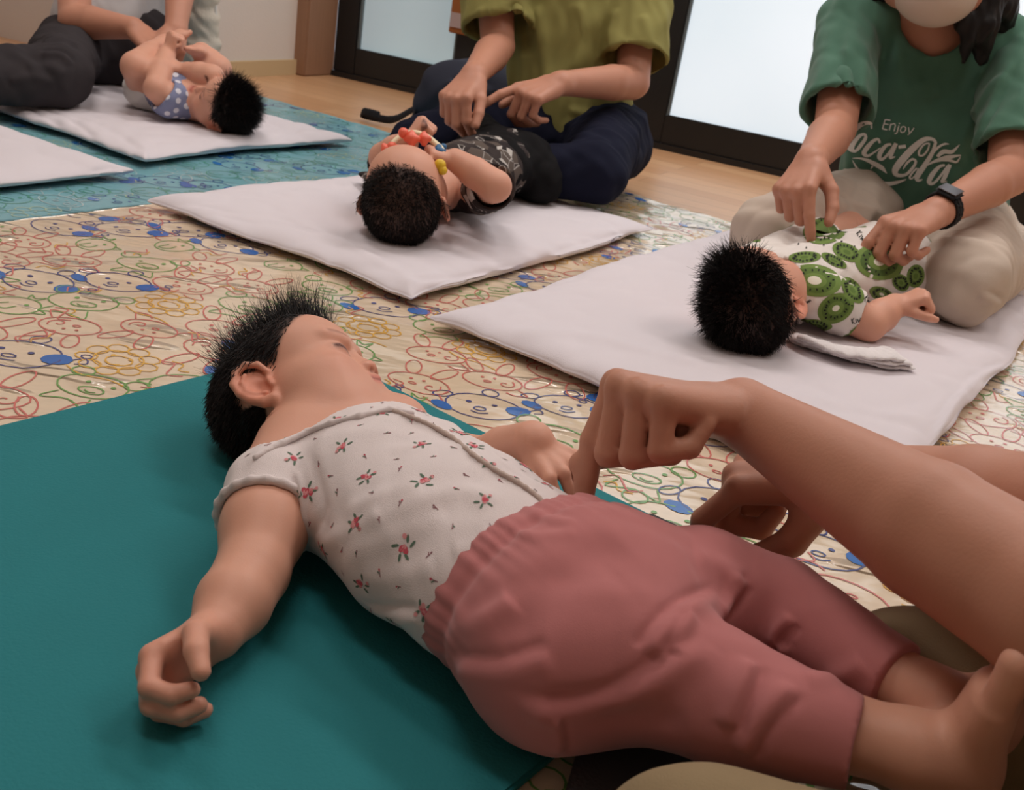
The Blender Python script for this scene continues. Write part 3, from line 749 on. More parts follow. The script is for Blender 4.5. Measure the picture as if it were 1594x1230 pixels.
# ------------------------------------------------------------------ baby in the floral shirt (nearest)
def baby1():
    F = Field(.0019); Z0 = .0137
    spine = [fl(536, 690, .066), fl(606, 762, .070), fl(697, 832, .072), fl(782, 888, .072), fl(892, 950, .074)]
    axd = nrm((spine[4]-spine[0])*[1, 1, 0]); side = np.cross(axd, UP)          # side: baby's right, towards the viewer
    if side@CD > 0: side = -side
    hd = Head(fl(465, 618, .073), cv(.80, .60, .036), cv(-.48, .68, -.56), .97)
    hd.build(F, ears=(1, -1))
    nb = spine[0]-axd*.012
    F.seg(hd.p(0, -.012, -.045), nb+UP*.004, .036, .044, .02); F.seg(hd.p(0, .012, -.050), nb+UP*.012, .030, .036, .02)
    wid = [(.066, .042), (.076, .050), (.078, .054), (.078, .054), (.080, .056)]
    for i in range(4): F.seg(spine[i], spine[i+1], wid[i], wid[i+1], .006, side)
    shR = fl(428, 768, .062); shL = spine[0]-side*.060+axd*.012-UP*.020
    elR, wrR = fl(393, 890, .047), fl(336, 984, .042)
    F.chain([spine[0]+side*.045, shR, (shR+elR)/2+UP*.002], [.036, .034, .031], .02)
    F.chain([(shR+elR)/2+UP*.002, elR, elR*.45+wrR*.55, wrR], [.0295, .0260, .0255, .0185], .012)
    aR = cv(-.62, -.40, .68); rR = cv(.12, .80, .58); rR = nrm(rR-aR*(rR@aR)); nR = np.cross(aR, rR)
    hand(F, wrR, aR, nR, False, .56, [(50, 60, 40), (56, 60, 40), (60, 58, 40), (62, 52, 30)], ((.5, .70, -.35), (.55, .25, -.75), (.45, -.10, -.85)), 1.36, .026)
    elL, wrL = fl(752, 724, .034), fl(828, 690, .108)
    F.chain([spine[0]-side*.05, shL, elL, elL*.5+wrL*.5, wrL], [.036, .033, .026, .025, .019], .012)
    hand(F, wrL, cv(.70, -.50, .50), cv(.35, .62, .70), True, .47, [(42, 14, 8), (46, 12, 8), (54, 20, 10), (60, 30, 15)], ((.7, .6, -.3), (.8, .3, -.4), (.9, .1, -.3)), 1.16, .026, 1.5)
    # legs and feet
    hipR, hipL = spine[4]+side*.040, spine[4]-side*.045
    knR, anR = fl(1125, 1085, .085), fl(1425, 1170, .098); knL, anL = fl(1205, 950, .088), fl(1455, 1098, .100)
    F.ell(spine[4], (.085, .085, .062), np.array([axd, side, UP]), .02)
    for hp, kn, an in ((hipR, knR, anR), (hipL, knL, anL)):
        F.chain([hp, kn, kn*.55+an*.45, an], [.044, .031, .0245, .0205], .02)
    def foot(an, heel, toe, sideways):
        F.seg(an, heel, .022, .022, .012); d = nrm(toe-heel); L = np.linalg.norm(toe-heel); up = nrm(np.cross(d, sideways))
        F.seg(heel, heel+d*L*.7, (.019, .020), (.025, .014), .012, sideways)
        for i in range(5):
            b = heel+d*L*(.74-.03*i)+sideways*(.021-.0105*i); F.seg(b-d*.012, b+d*(.017-.0018*i), .0085-.0006*i, .0075-.0007*i if i else .0098, .003)
    foot(anR, fl(1492, 1190, .095), fl(1572, 1040, .165), cv(-.2, .35, .9))
    foot(anL, fl(1530, 1120, .095), fl(1622, 1010, .15), cv(-.2, .35, .9))
    V, Q = F.mesh(2); V[:, 2] = np.maximum(V[:, 2], Z0+.0004); N = normals(V, Q)
    def mask(L):
        x, y, z = np.abs(L[:, 0]), L[:, 1], L[:, 2]
        front = .018+.86*np.maximum(z, -.006)-.12*np.maximum(x-.045, 0)
        m = sm(front-y, -.003, .010)*sm(z+.052-1.15*np.maximum(y+.030, 0), 0, .012)
        ear = (x > .050)*np.exp(-(((y+.010)/.026)**2+((z+.018)/.028)**2)**3)
        return np.clip(m*(1-np.clip(ear*1.6, 0, 1)), 0, 1)
    col = np.ones((len(V), 3)); hd.tint(V, col, lambda L: 1.08*mask(L))
    for c_, r_ in ((fl(262, 1070, .03), .045), (fl(885, 760, .06), .03), (fl(1560, 1080, .08), .05)):
        col *= 1-(.22*np.exp(-(np.linalg.norm(V-c_, axis=1)/r_)**2))[:, None]*np.array([0, .5, .45])
    root = thing('baby', 'baby in a white floral short sleeved shirt and pink trousers lying on the teal mat', 'baby', spine[2]*[1, 1, 0]+UP*Z0)
    adopt(mesh_obj('body', V, Q, M_skin, None, True, col), root)
    # hair: short and flat at the sides, a spiky crest on top
    n = 11000; r0, n0, L0, rs = scalp(hd, V, N, mask, n, 4)
    x, y, z = L0[:, 0], L0[:, 1], L0[:, 2]
    crest = sm(z, .040, .066)*np.exp(-(x/.036)**2)*sm(y, -.075, -.035)
    down = -hd.u*.55-hd.f*.75; up_ = hd.u*1.0-hd.f*.10
    d = n0*.35+np.where(crest[:, None] > .35, up_*1.5+n0*.35+hd.f*(.25*(y[:, None]/.05)), down)+rs.normal(size=(n, 3))*.22
    ln = np.where(crest > .35, rs.uniform(.016, .044, n)*(.5+.6*crest), rs.uniform(.007, .014, n))
    bend = np.where(crest[:, None] > .35, rs.normal(size=(n, 3))*.18+hd.f*.10, -n0*.20)
    adopt(strands(r0, d, ln, np.where(crest > .35, .00042, .00050), bend, 4, 5, tone=(.7, 1.7)), root)
    # shirt
    M_sh = mat('white_jersey', (226, 214, 212), rough=.9, spec=.1, bump=.25, bscale=1400, sheen=.15)
    G = Field(.0022); gw = [(.070, .050), (.083, .060), (.086, .064), (.084, .061), (.080, .057)]
    sl1 = shR+(elR-shR)*.36
    G.chain([spine[0]+side*.04+axd*.006, shR+axd*.004, sl1], [.040, .0395, .0375], .018)
    slL = shL+(elL-shL)*.35; G.chain([spine[0]-side*.04, shL, slL], [.038, .037, .034], .018)
    G.cut(nb+UP*.010+axd*.040, -axd+UP*.15, nb+axd*.02, .10)
    G.cut(sl1, elR-shR, sl1+nrm(elR-shR)*.046, .064); G.cut(slL, elL-shL, slL+nrm(elL-shL)*.046, .06)
    G.seg(sl1-(elR-shR)*.12, elR, .0325, .0325, .004, None, 's'); G.seg(slL-(elL-shL)*.1, elL, .030, .030, .004, None, 's')
    for i in range(4): G.seg(spine[i], spine[i+1]if i < 3 else spine[3]+(spine[4]-spine[3])*.5, gw[i], gw[i+1], .008, side)
    G.seg(spine[0], nb+UP*.006-axd*.006, .050, .043, .02)
    G.cut(nb+UP*.010+axd*.040, -axd+UP*.15, nb+axd*.02, .10)
    G.seg(hd.p(0, -.0, -.050), nb+UP*.012, .044, .046, .006, None, 's')
    SV, SQ = G.mesh(2); SV[:, 2] = np.maximum(SV[:, 2], Z0+.0004)
    SV = folds(SV, SQ, [
        ([(598, 628), (650, 655), (720, 690), (775, 735), (850, 772)], .0026, .0055, 's'),
        ([(612, 622), (668, 645), (740, 682), (792, 728), (862, 768)], .0016, .0045, 'r'),
        ([(555, 815), (640, 790), (720, 765), (775, 790)], .0030, .010, 'r'), ([(530, 800), (600, 770), (660, 755)], .0022, .009, 'r'),
        ([(530, 870), (620, 830), (700, 800)], .0020, .010, 'r'), ([(480, 858), (540, 830), (600, 800)], .0022, .008, 'r'),
        ([(478, 700), (505, 790), (470, 850)], -.0018, .005, 'r'), ([(470, 850), (470, 790), (455, 730)], .0022, .0045, 's'),
        ([(540, 930), (600, 950), (655, 955)], .0030, .008, 's'), ([(560, 900), (620, 900), (680, 880)], .0018, .009, 'r'),
        ([(700, 860), (740, 850), (775, 830)], .0016, .008, 'r'), ([(600, 700), (680, 690), (730, 700)], .0012, .009, 'r')])
    NV = normals(SV, SQ); SV = SV+NV*wobble(SV, .0007, .05, 2)[:, None]
    sh = adopt(mesh_obj('shirt', SV, SQ, M_sh), root)
    st = bvh(SV, SQ)
    def band(name, pts, r, m, parent, cl=True):
        f = Field(.0016); pts = list(pts)+([pts[0]] if cl else [])
        f.chain(pts, [r]*len(pts), .003); v, q = f.mesh(1); return mesh_obj(name, v, q, m, parent)
    # collar and sleeve hem as piping rings
    def ring(c, ax, r, n=20, ex=None):
        ax = nrm(ax); a = nrm(np.cross(ax, [.2, .3, .9])); b = np.cross(ax, a)
        return [np.asarray(c)+(a*math.cos(t)+b*math.sin(t))*r for t in np.linspace(0, 2*math.pi, n, endpoint=False)]
    adopt(band('sleeve_hem', ring(sl1-(elR-shR)*.015, elR-shR, .0375), .0034, M_sh, None), sh)
    cpts = []
    for u, v in ((398, 708), (440, 686), (480, 668), (517, 655), (560, 644), (607, 634), (642, 640)):
        h = cast(st, u, v+6)
        if h is not None: cpts.append(h[0]+h[1]*.0015)
    if len(cpts) > 2: adopt(band('collar', cpts, .0024, M_sh, None, False), sh)
    pl = [h[0]+h[1]*.0004 for h in (cast(st, u, v) for u, v in ((612, 640), (640, 650), (672, 664), (704, 682), (736, 708), (770, 732), (806, 752), (838, 776), (856, 796))) if h is not None]
    f = Field(.0014); L_ = spline(pl, 3); f.chain(L_, [.0019]*len(L_), .002); v, q = f.mesh(1)
    adopt(mesh_obj('placket_edge', v, q, mat('placket_shade', (190, 170, 160), rough=.9)), sh)  # placket edge, with the shade along its fold put into the darker colour
    # flower print
    pm = [mat('rose_print', (200, 84, 98), rough=.9), mat('leaf_print', (96, 118, 100), rough=.9), mat('sprig_print', (150, 108, 112), rough=.9), mat('pale_rose_print', (222, 150, 152), rough=.9)]
    P = Print(); rs = np.random.RandomState(11); pts = []; NV = normals(SV, SQ)
    for rad_, big in ((.036, True), (.0165, False)):
        for i in rs.permutation(len(SV))[:6000]:
            p = SV[i]
            if all(np.sum((p-q)**2) > (.021 if b_ else rad_)**2 for q, _, b_ in pts) if not big else all(np.sum((p-q)**2) > rad_**2 for q, _, b_ in pts): pts.append((p, NV[i], big))
    for j, (p, nn, big) in enumerate(pts):
        ex = nrm(axd-nn*(axd@nn)); ey = np.cross(nn, ex); a = rs.uniform(0, 6.28)
        put = on_surface(st, p, ex*math.cos(a)+ey*math.sin(a), ey*math.cos(a)-ex*math.sin(a), .00035, .02)
        if big:
            s_ = rs.uniform(1.25, 1.6)*.001
            for k in range(7):
                t = rs.uniform(0, 6.28); r_ = rs.uniform(0, 2.6)
                P.fan(ellpts(r_*math.cos(t)*s_, r_*math.sin(t)*s_, 1.5*s_, 1.2*s_, t, 7), [0, 3, 0, 0, 3, 0, 3][k], put)
            for k in range(5):
                t = k*1.3+rs.uniform(-.3, .3); P.fan(ellpts(4.2*s_*math.cos(t), 4.2*s_*math.sin(t), 2.0*s_, .75*s_, t+rs.uniform(-.5, .5), 6), 1, put)
            P.fan(ellpts(-4.6*s_, 2.2*s_, 1.3*s_, 1.1*s_, 0, 7), 3, put)
        else:
            s_ = rs.uniform(.8, 1.1)*.001
            P.ribbon(np.array([(-2.4, -.6), (-.5, 0), (2.2, .8)])*s_, .0007, 2, put)
            P.ribbon(np.array([(-.5, 0), (.6, 1.6), (.8, 2.3)])*s_, .0008, 1 if j % 3 else 2, put)
            P.fan(ellpts(2.3*s_, .9*s_, 1.0*s_, .8*s_, .4, 6), 2 if j % 2 else 0, put)
    adopt(P.obj('printed_flowers', pm, kind='stuff'), sh)
    # trousers
    M_pk = mat('dusty_pink_cotton', (186, 118, 117), rough=.95, spec=.06, bump=.10, bscale=1500, sheen=.2)
    T = Field(.0023); wst = spine[3]+(spine[4]-spine[3])*.06+axd*.011
    T.seg(wst, spine[4], (.083, .060), (.087, .068), .02, side)
    T.ell(spine[4]+axd*.015, (.088, .087, .068), np.array([axd, side, UP]), .03)
    kmR = knR*.25+anR*.75; kmL = knL*.22+anL*.78; kmR = fl(1330, 1158, .095)
    kmL = fl(1395, 1066, .098)
    T.chain([hipR+axd*.03, hipR*.5+knR*.5+UP*.004, knR, kmR], [.060, .051, .040, .0265], .02)
    T.chain([hipL+axd*.03, hipL*.5+knL*.5+UP*.004, knL, kmL], [.060, .049, .038, .0270], .02)
    dR_, dL_ = nrm(anR-knR), nrm(anL-knL)
    T.cut(wst+UP*.004, -axd+UP*.05, wst, .13); T.cut(kmR, dR_, kmR+dR_*.03, .045); T.cut(kmL, dL_, kmL+dL_*.03, .045)
    TV, TQ = T.mesh(2); TN = normals(TV, TQ)
    q = TV-wst; ad = q@axd; th = np.arctan2(q@UP, q@side)        # gathered waist
    g = np.exp(-((ad-.014)/.030)**2); TV = TV+TN*((0.00045*np.sin(th*46+2*np.sin(th*7))+.0006*np.sin(th*23+1))*g-.0026*np.exp(-((ad-.024)/.006)**2))[:, None]
    TV = folds(TV, TQ, [
        ([(770, 1010), (850, 930), (910, 870), (980, 850)], -.0045, .016, 'r'), ([(700, 985), (760, 960), (800, 930)], .0030, .009, 'r'),
        ([(700, 1030), (780, 1035), (860, 1010)], .0030, .010, 's'),
        ([(1120, 920), (1060, 945), (1020, 985), (1000, 1018)], .0044, .009, 'z'), ([(1072, 955), (1055, 985), (1040, 1015)], .0030, .006, 'z'),
        ([(1100, 990), (1040, 1030), (960, 1080), (880, 1098), (800, 1095)], .0044, .011, 'z'),
        ([(1182, 1028), (1160, 1085), (1140, 1140)], .0042, .008, 's'), ([(1245, 1070), (1190, 1130), (1165, 1180)], .0040, .008, 's'),
        ([(840, 1098), (940, 1112), (1080, 1125)], -.0034, .012, 'r'), ([(870, 1115), (878, 1150), (876, 1172)], .002, .005, 's'),
        ([(1165, 905), (1140, 940), (1120, 970)], .0045, .007, 's'), ([(1240, 965), (1215, 990), (1205, 1012)], .0034, .007, 's'),
        ([(1350, 1030), (1300, 1055), (1250, 1060)], .003, .007, 'r'), ([(1080, 860), (1120, 880), (1150, 910)], .003, .010, 'r'),
        ([(820, 800), (860, 810), (900, 812)], .0016, .005, 'r'), ([(800, 830), (850, 835), (900, 826)], .0016, .006, 'r'),
        ([(960, 900), (1020, 880), (1080, 880)], .0016, .02, 'r')])
    TN = normals(TV, TQ); TV = TV+TN*wobble(TV, .0009, .06, 6)[:, None]
    TV[:, 2] = np.maximum(TV[:, 2], .0190)
    tr = adopt(mesh_obj('trousers', TV, TQ, M_pk), root)
    return root, hd, st, F
B1 = baby1()
# ------------------------------------------------------------------ person whose arms reach in from the right, nearest the viewer
def clothes(m_): return m_
def mom1():
    F = Field(.0026)
    hip = np.array([.72, .26, .12])
    sh = hip+np.array([-.04, .02, .42]); fw = nrm(np.array([-.82, .57, 0])); rt = np.array([fw[1], -fw[0], 0])
    shL, shR = sh-rt*.165, sh+rt*.165
    # left arm (nearer): wrist, elbow
    wL, kL = dp(1152, 642, .775), dp(1672, 968, .545)
    F.chain([sh-rt*.05, shL, kL], [.06, .052, .043], .03)
    F.seg(kL, kL+(wL-kL)*.35, (.044, .041), (.043, .038), .012, UP); F.seg(kL+(wL-kL)*.35, wL, (.043, .038), (.0262, .0215), .006, UP)
    aL = nrm(dp(1000, 612, .748)-wL); nL = cv(-.05, .97, .18)
    hand(F, wL, aL, nL, True, 1.08, [(80, 12, 6), (92, 96, 55), (96, 98, 55), (98, 98, 50)], ((.55, .55, -.6), (.85, .0, -.5), (.9, -.3, -.4)), 1.08, .0225)
    # right arm (farther): hand shows below the left forearm
    wR, kR = dp(1330, 742, .79), dp(1640, 808, .66)
    F.chain([sh+rt*.05, shR, kR], [.06, .05, .040], .03)
    F.seg(kR, kR+(wR-kR)*.35, .040, .039, .012); F.seg(kR+(wR-kR)*.35, wR, .039, .025, .006)
    aR = nrm(dp(1195, 735, .815)-wR); nR = cv(.10, .86, .5)
    hand(F, wR, aR, nR, False, 1.0, [(44, 30, 14), (74, 100, 60), (80, 102, 60), (82, 102, 55)], ((.5, .5, -.6), (.8, -.1, -.6), (.8, -.4, -.4)), 1.06, .0225)
    # trunk, neck, head, legs
    F.seg(hip, sh, (.13, .085), (.15, .08), .03, rt); hd = Head(sh+UP*.205+fw*.07, nrm(fw-UP*.6), nrm(UP+fw*.5), 1.38)
    F.seg(sh+UP*.03, hd.p(0, -.01, -.05), .05, .05, .02); hd.build(F, True)
    kneeN, kneeF = fl(1085, 1348, .062), fl(1400, 1082, .066)
    footN, footF = hip-rt*.10+fw*.08-UP*.075, hip+rt*.16+fw*.02-UP*.075
    for kn, ft, s_ in ((kneeN, footN, -1), (kneeF, footF, 1)):
        F.chain([hip+rt*s_*.09, kn], [.08, .042], .02); F.chain([kn+rt*s_*.015, ft], [.04, .03], .02)
    V, Q = F.mesh(2)
    col = np.ones((len(V), 3)); hd.tint(V, col, lambda L: (L[:, 2] > .02+.6*(L[:, 1]-.04))*1.0)
    root = thing('person', 'person reaching in from the right edge, bare forearms and khaki knees in view', 'person', hip*[1, 1, 0])
    adopt(mesh_obj('body', V, Q, M_askin, None, True, col), root)
    # nails on the two pointing fingers
    G = Field(.004); G.seg(hip+UP*.02, sh+UP*.01, (.145, .10), (.165, .095), .03, rt)
    for a, b in ((shL, kL), (shR, kR)): G.chain([sh*.6+a*.4, a, a+(b-a)*.5], [.075, .068, .062], .03); G.cut(a+(b-a)*.45, b-a, a+(b-a)*.7, .10)
    G.ell(sh+UP*.07, (.055, .055, .07), None, .01, 's')
    v, q = G.mesh(1); adopt(mesh_obj('shirt', v, q, mat('dark_grey_knit', (70, 68, 66), rough=.9, bump=.2, bscale=700)), root)
    K = Field(.0032)
    for kn, ft, s_ in ((kneeN, footN, -1), (kneeF, footF, 1)):
        K.chain([hip+rt*s_*.10, kn*.5+(hip+rt*s_*.09)*.5, kn], [.085, .066 if s_ < 0 else .060, .052 if s_ < 0 else .050], .02); K.chain([kn+rt*s_*.02-fw*.01, ft], [.052, .042], .03)
    K.seg(hip-rt*.08, hip+rt*.08, .11, .11, .03)
    v, q = K.mesh(2); n_ = normals(v, q); v = v+n_*wobble(v, .0022, .09, 4)[:, None]; v[:, 2] = np.maximum(v[:, 2], .0195)
    adopt(mesh_obj('trousers', v, q, mat('khaki_twill', (142, 122, 92), rough=.92, bump=.3, bscale=900)), root)
    Hr = Field(.005); Hr.ell(hd.p(0, -.012, .028), np.array([.066, .078, .062])*1.38, hd.R, .01); Hr.ell(hd.p(0, -.05, -.01), np.array([.055, .05, .08])*1.38, hd.R, .03)
    v, q = Hr.mesh(1); adopt(mesh_obj('hair', v, q, M_hair, None, True, np.ones((len(v), 3))), root)
mom1()
# ------------------------------------------------------------------ seated adults at the back
def adult(label, pel, shR, shL, hd, arms, knees, ankles, M_top, M_bot, sleeve, sleeve_r, hem, trunk=(.15, .11), shr=.045, leg_r=(.10, .082, .068, .05), h=.0031, tint_hair=True, neck_open=.055, topfolds=(), botfolds=(), zmin=.0405):
    rt = nrm(shR-shL); shc = (shR+shL)/2; ax = nrm(shc-pel); W_ = np.linalg.norm(shR-shL)
    F = Field(h); fwd = nrm(np.cross(UP, rt)); fwd = fwd if fwd@(-CD) > 0 else -fwd
    F.seg(pel, pel*.45+shc*.55, (trunk[0]*.9, trunk[1]*.85), (trunk[0]*.82, trunk[1]*.85), .02, rt); F.seg(pel*.45+shc*.55, shc-ax*.03, (trunk[0]*.82, trunk[1]*.85), (W_*.42, trunk[1]*.7), .01, rt)
    F.seg(shc, hd.p(0, -.012, -.045), .055, .050, .03); hd.build(F, True)
    for sh, (el, wr, a, n, left, curls, th, sc) in zip((shR, shL), arms):
        F.chain([shc*.4+sh*.6, sh, el], [.050, shr, .036], .02); F.seg(el, el+(wr-el)*.3, .036, .0365, .004); F.seg(el+(wr-el)*.3, wr, (.0365), (.0235), .004)
        hand(F, wr, a, n, left, sc, curls, th, 1.06, .0245)
    V, Q = F.mesh(1); col = np.ones((len(V), 3))
    hd.tint(V, col, (lambda L: np.clip((L[:, 2]-.015-.8*(L[:, 1]-.03))/.01, 0, 1)) if tint_hair else None, .5)
    root = thing('person', label, 'person', pel*[1, 1, 0])
    adopt(mesh_obj('body', V, Q, M_askin, None, True, col), root)
    # top
    G = Field(.0042); lo = pel+(shc-pel)*hem
    for sh, arm in zip((shR, shL), arms):
        el = arm[0]; e = sh+(el-sh)*sleeve
        G.chain([shc*.35+sh*.65+ax*.004, sh+ax*.006, e], [.066, sleeve_r*.95, sleeve_r], .025)
        d_ = nrm(el-sh); G.cut(e-d_*.006, d_, e+d_*.06, .105)
        G.seg(e-d_*.05, el, sleeve_r*.86, sleeve_r*.86, .004, None, 's')
    G.seg(lo, pel*.45+shc*.55, (trunk[0]*1.08, trunk[1]*1.1), (trunk[0], trunk[1]), .02, rt); G.seg(pel*.45+shc*.55, shc-ax*.02, (trunk[0], trunk[1]), (W_*.46, trunk[1]*.85), .012, rt)
    G.ell(shc+ax*.045+fwd*.035, (neck_open, neck_open, neck_open*1.15), None, .01, 's')
    v, q = G.mesh(2); n_ = normals(v, q); v = v+n_*(wobble(v, .0026, .11, 3)+wobble(v*np.array([1, 1, .35]), .0022, .05, 8))[:, None]
    if topfolds: v = folds(v, q, topfolds)
    top = adopt(mesh_obj('shirt', v, q, M_top), root); tt = bvh(v, q)
    # trousers
    K = Field(.0045); K.seg(pel-UP*.01-rt*.06, pel-UP*.01+rt*.06, .10, .10, .02)
    for i, (kn, an) in enumerate(zip(knees, ankles)):
        s_ = rt*(.09 if i == 0 else -.09)
        K.chain([pel+s_-UP*.005, (pel+s_)*.5+kn*.5+UP*.012, kn], [leg_r[0], leg_r[1], leg_r[2]], .03); K.chain([kn, an], [leg_r[2]*.95, leg_r[3]], .02)
    v, q = K.mesh(2); n_ = normals(v, q); v = v+n_*(wobble(v, .0035, .12, 5)+wobble(v, .0018, .05, 6))[:, None]
    if botfolds: v = folds(v, q, botfolds)
    v[:, 2] = np.maximum(v[:, 2], zmin)
    adopt(mesh_obj('trousers', v, q, M_bot), root)
    return root, tt, top
def hairdo(hd, locks=(), n=2600, parent=None, seed=0, base=True, name='hair'):
    H = Field(.0045)
    H.ell(hd.p(0, -.014, .026), np.array([.066, .076, .060])*hd.s, hd.R, .01*hd.s); H.ell(hd.p(0, -.040, -.010), np.array([.060, .052, .062])*hd.s, hd.R, .02)
    H.cut(hd.p(0, .052, .02), hd.f-hd.u*.35, hd.p(0, .09, 0), .07*hd.s)
    for pts, rad in locks: H.chain([np.asarray(p) for p in pts], rad, .012)
    v, q = H.mesh(1); nn = normals(v, q); v = v+nn*wobble(v*np.array([1, 1, .25]), .0022, .018, seed)[:, None]
    o = mesh_obj(name, v, q, M_hair, parent, True, np.ones((len(v), 3)))
    return o
# --- person in green with a face mask and a watch
M_green = mat('green_cotton', (80, 118, 100), rough=.92, spec=.08, bump=.3, bscale=1000, noise=.12, nscale=26, sheen=.2)
M_beige = mat('beige_cotton', (200, 184, 170), rough=.92, spec=.08, bump=.25, bscale=900)
def person_green():
    shR, shL = dp(1322, 44, 1.92), dp(1588, 84, 1.87); pel = np.array([.76, 2.13, .11])
    hd = Head(dp(1462, -62, 1.78), cv(-.22, -.42, .88), cv(.10, .86, .42), 1.36)
    relax_ = ((.6, .55, -.5), (.8, .2, -.5), (.9, .0, -.35))
    elR, wrR = dp(1300, 200, 1.80), dp(1262, 252, 1.63); elL, wrL = dp(1572, 272, 1.74), dp(1456, 332, 1.60)
    arms = [(elR, wrR, nrm(dp(1232, 300, 1.585)-wrR), cv(-.45, .62, .55), False, [(46, 10, 6), (66, 90, 55), (70, 94, 55), (72, 94, 50)], relax_, .96),
            (elL, wrL, nrm(dp(1388, 360, 1.555)-wrL), cv(-.15, .80, .55), True, [(36, 18, 8), (54, 80, 45), (60, 84, 45), (62, 84, 45)], relax_, .98)]
    knees = [fl(1196, 368, .098), fl(1500, 440, .104)]; ankles = [fl(1400, 345, .07), fl(1590, 395, .075)]
    root, tt, top = adult('person in a green tee shirt with white lettering, face mask, watch and beige trousers', pel, shR, shL, hd, arms, knees, ankles, M_green, M_beige, .86, .064, .02, (.150, .105), leg_r=(.095, .078, .066, .055),
        topfolds=[([(1395, 40), (1400, 130), (1385, 230)], .006, .012, 'r'), ([(1345, 60), (1340, 140), (1335, 200)], .006, .012, 'r'), ([(1430, 120), (1440, 150), (1470, 135)], .004, .008, 'r'), ([(1560, 110), (1510, 190), (1480, 260)], .006, .012, 'r'), ([(1585, 90), (1540, 180), (1500, 270)], .005, .012, 's'), ([(1300, 60), (1318, 130), (1322, 190)], -.006, .012, 'r')],
        botfolds=[([(1300, 320), (1340, 320), (1400, 345)], .005, .01, 'r'), ([(1440, 385), (1470, 375), (1520, 380)], .005, .012, 'r'), ([(1530, 455), (1555, 468), (1570, 490)], .005, .01, 's')], neck_open=.062)
    # face mask
    K = Field(.003); k = hd.s
    K.ell(hd.p(0, .040, -.036), np.array([.0515, .047, .040])*k, hd.R, .01); K.ell(hd.p(0, .060, -.030), np.array([.030, .026, .036])*k, hd.R, .03)
    K.cut(hd.p(0, .012, 0), -hd.f, hd.p(0, -.03, -.03), .12)
    v, q = K.mesh(2); mk = adopt(mesh_obj('face_mask', v, q, mat('beige_mask', (206, 188, 174), rough=.9, bump=.2, bscale=800)), root)
    for sx in (1, -1):
        L = Field(.0022); L.chain([hd.p(sx*.046, .030, -.022), hd.p(sx*.058, .008, -.006), hd.p(sx*.060, -.012, .0)], [.0022]*3, .002); v, q = L.mesh(0)
        adopt(mesh_obj('ear_loop', v, q, M_beige), mk)
    lk = [([hd.p(-.056, .01, .02), hd.p(-.066, .012, -.03), dp(1530, 40, 1.77), dp(1528, 92, 1.80)], [.034, .034, .026, .012]), ([hd.p(-.052, -.02, .01), dp(1556, 10, 1.80), dp(1560, 70, 1.85)], [.036, .030, .014]),
          ([dp(1500, 20, 1.76), dp(1508, 60, 1.77), dp(1500, 98, 1.79)], [.016, .013, .005]), ([hd.p(.056, -.02, .0), hd.p(.058, -.03, -.05)], [.03, .02])]
    adopt(hairdo(hd, lk, 0), root)
    # lettering
    M_pr = mat('white_print', (228, 227, 222), rough=.85); P = Print(); put = by_view(tt, .0012)
    cx = lambda pts: [(1280+x*.17566, 140+y*.17566) for x, y in pts]
    def st(pts, wd, n=6):
        sp_ = spline(cx(pts), n); w_ = np.interp(np.linspace(0, 1, len(sp_)), np.linspace(0, 1, len(wd)), wd)*.17566/FOC*1.86*1.0
        pr2 = sp_
        T_ = np.gradient(pr2, axis=0); T_ /= np.linalg.norm(T_, axis=1, keepdims=True)+1e-9; Nn = np.stack([-T_[:, 1], T_[:, 0]], 1); wpx = (w_/1.86*FOC)[:, None]/2
        A, B = put(pr2-Nn*wpx), put(pr2+Nn*wpx)
        if A is None or B is None: return
        n_ = len(pr2); P.add(list(A)+list(B), [[i, i+1, n_+i+1, n_+i] for i in range(n_-1)], 0)
    # Enjoy
    st([(560, 262), (535, 345)], [11, 11]); st([(562, 262), (608, 270)], [11, 11]); st([(549, 300), (592, 308)], [10, 10]); st([(535, 344), (580, 354)], [11, 11])
    st([(612, 300), (598, 358)], [10, 10]); st([(608, 315), (632, 300), (648, 312), (636, 366)], [8, 9, 9, 9])
    st([(678, 315), (660, 378), (640, 386)], [9, 9, 7]); st([(684, 292), (682, 302)], [10, 10])
    st([(722, 322), (700, 332), (692, 362), (708, 376), (732, 362), (740, 336), (722, 322)], [9]*3)
    st([(764, 330), (772, 378)], [9, 9]); st([(816, 336), (776, 384), (756, 396)], [9, 9, 7])
    # flowing script: first word
    st([(440, 345), (432, 300), (395, 290), (335, 315), (285, 362), (244, 415)], [10, 26, 30, 40, 42, 36])
    st([(250, 470), (246, 520), (275, 540)], [26, 34, 26]); st([(384, 390), (338, 404), (284, 470), (268, 525), (300, 540), (345, 490), (388, 425), (380, 388)], [20, 30, 40, 38, 24, 34, 30, 20])
    st([(512, 470), (498, 436), (455, 450), (400, 510), (372, 560), (405, 582), (455, 556), (520, 510)], [22, 22, 30, 42, 40, 26, 16, 8])
    st([(612, 478), (568, 490), (520, 550), (508, 596), (535, 612), (588, 560), (640, 480)], [20, 28, 40, 38, 24, 22, 20]); st([(655, 470), (612, 570), (608, 600), (650, 590)], [36, 38, 26, 8])
    st([(676, 505), (742, 498)], [30, 30])
    # second word
    st([(985, 520), (1004, 470), (975, 435), (900, 440), (800, 520), (700, 630), (648, 710), (668, 752), (740, 748), (800, 690), (828, 635), (800, 612), (752, 645), (716, 700)], [10, 26, 28, 44, 60, 62, 56, 34, 26, 26, 22, 20, 22, 8], 5)
    st([(950, 470), (905, 480), (862, 535), (860, 576), (895, 575), (935, 525), (950, 470)], [12, 16, 20, 18, 18, 16, 12])
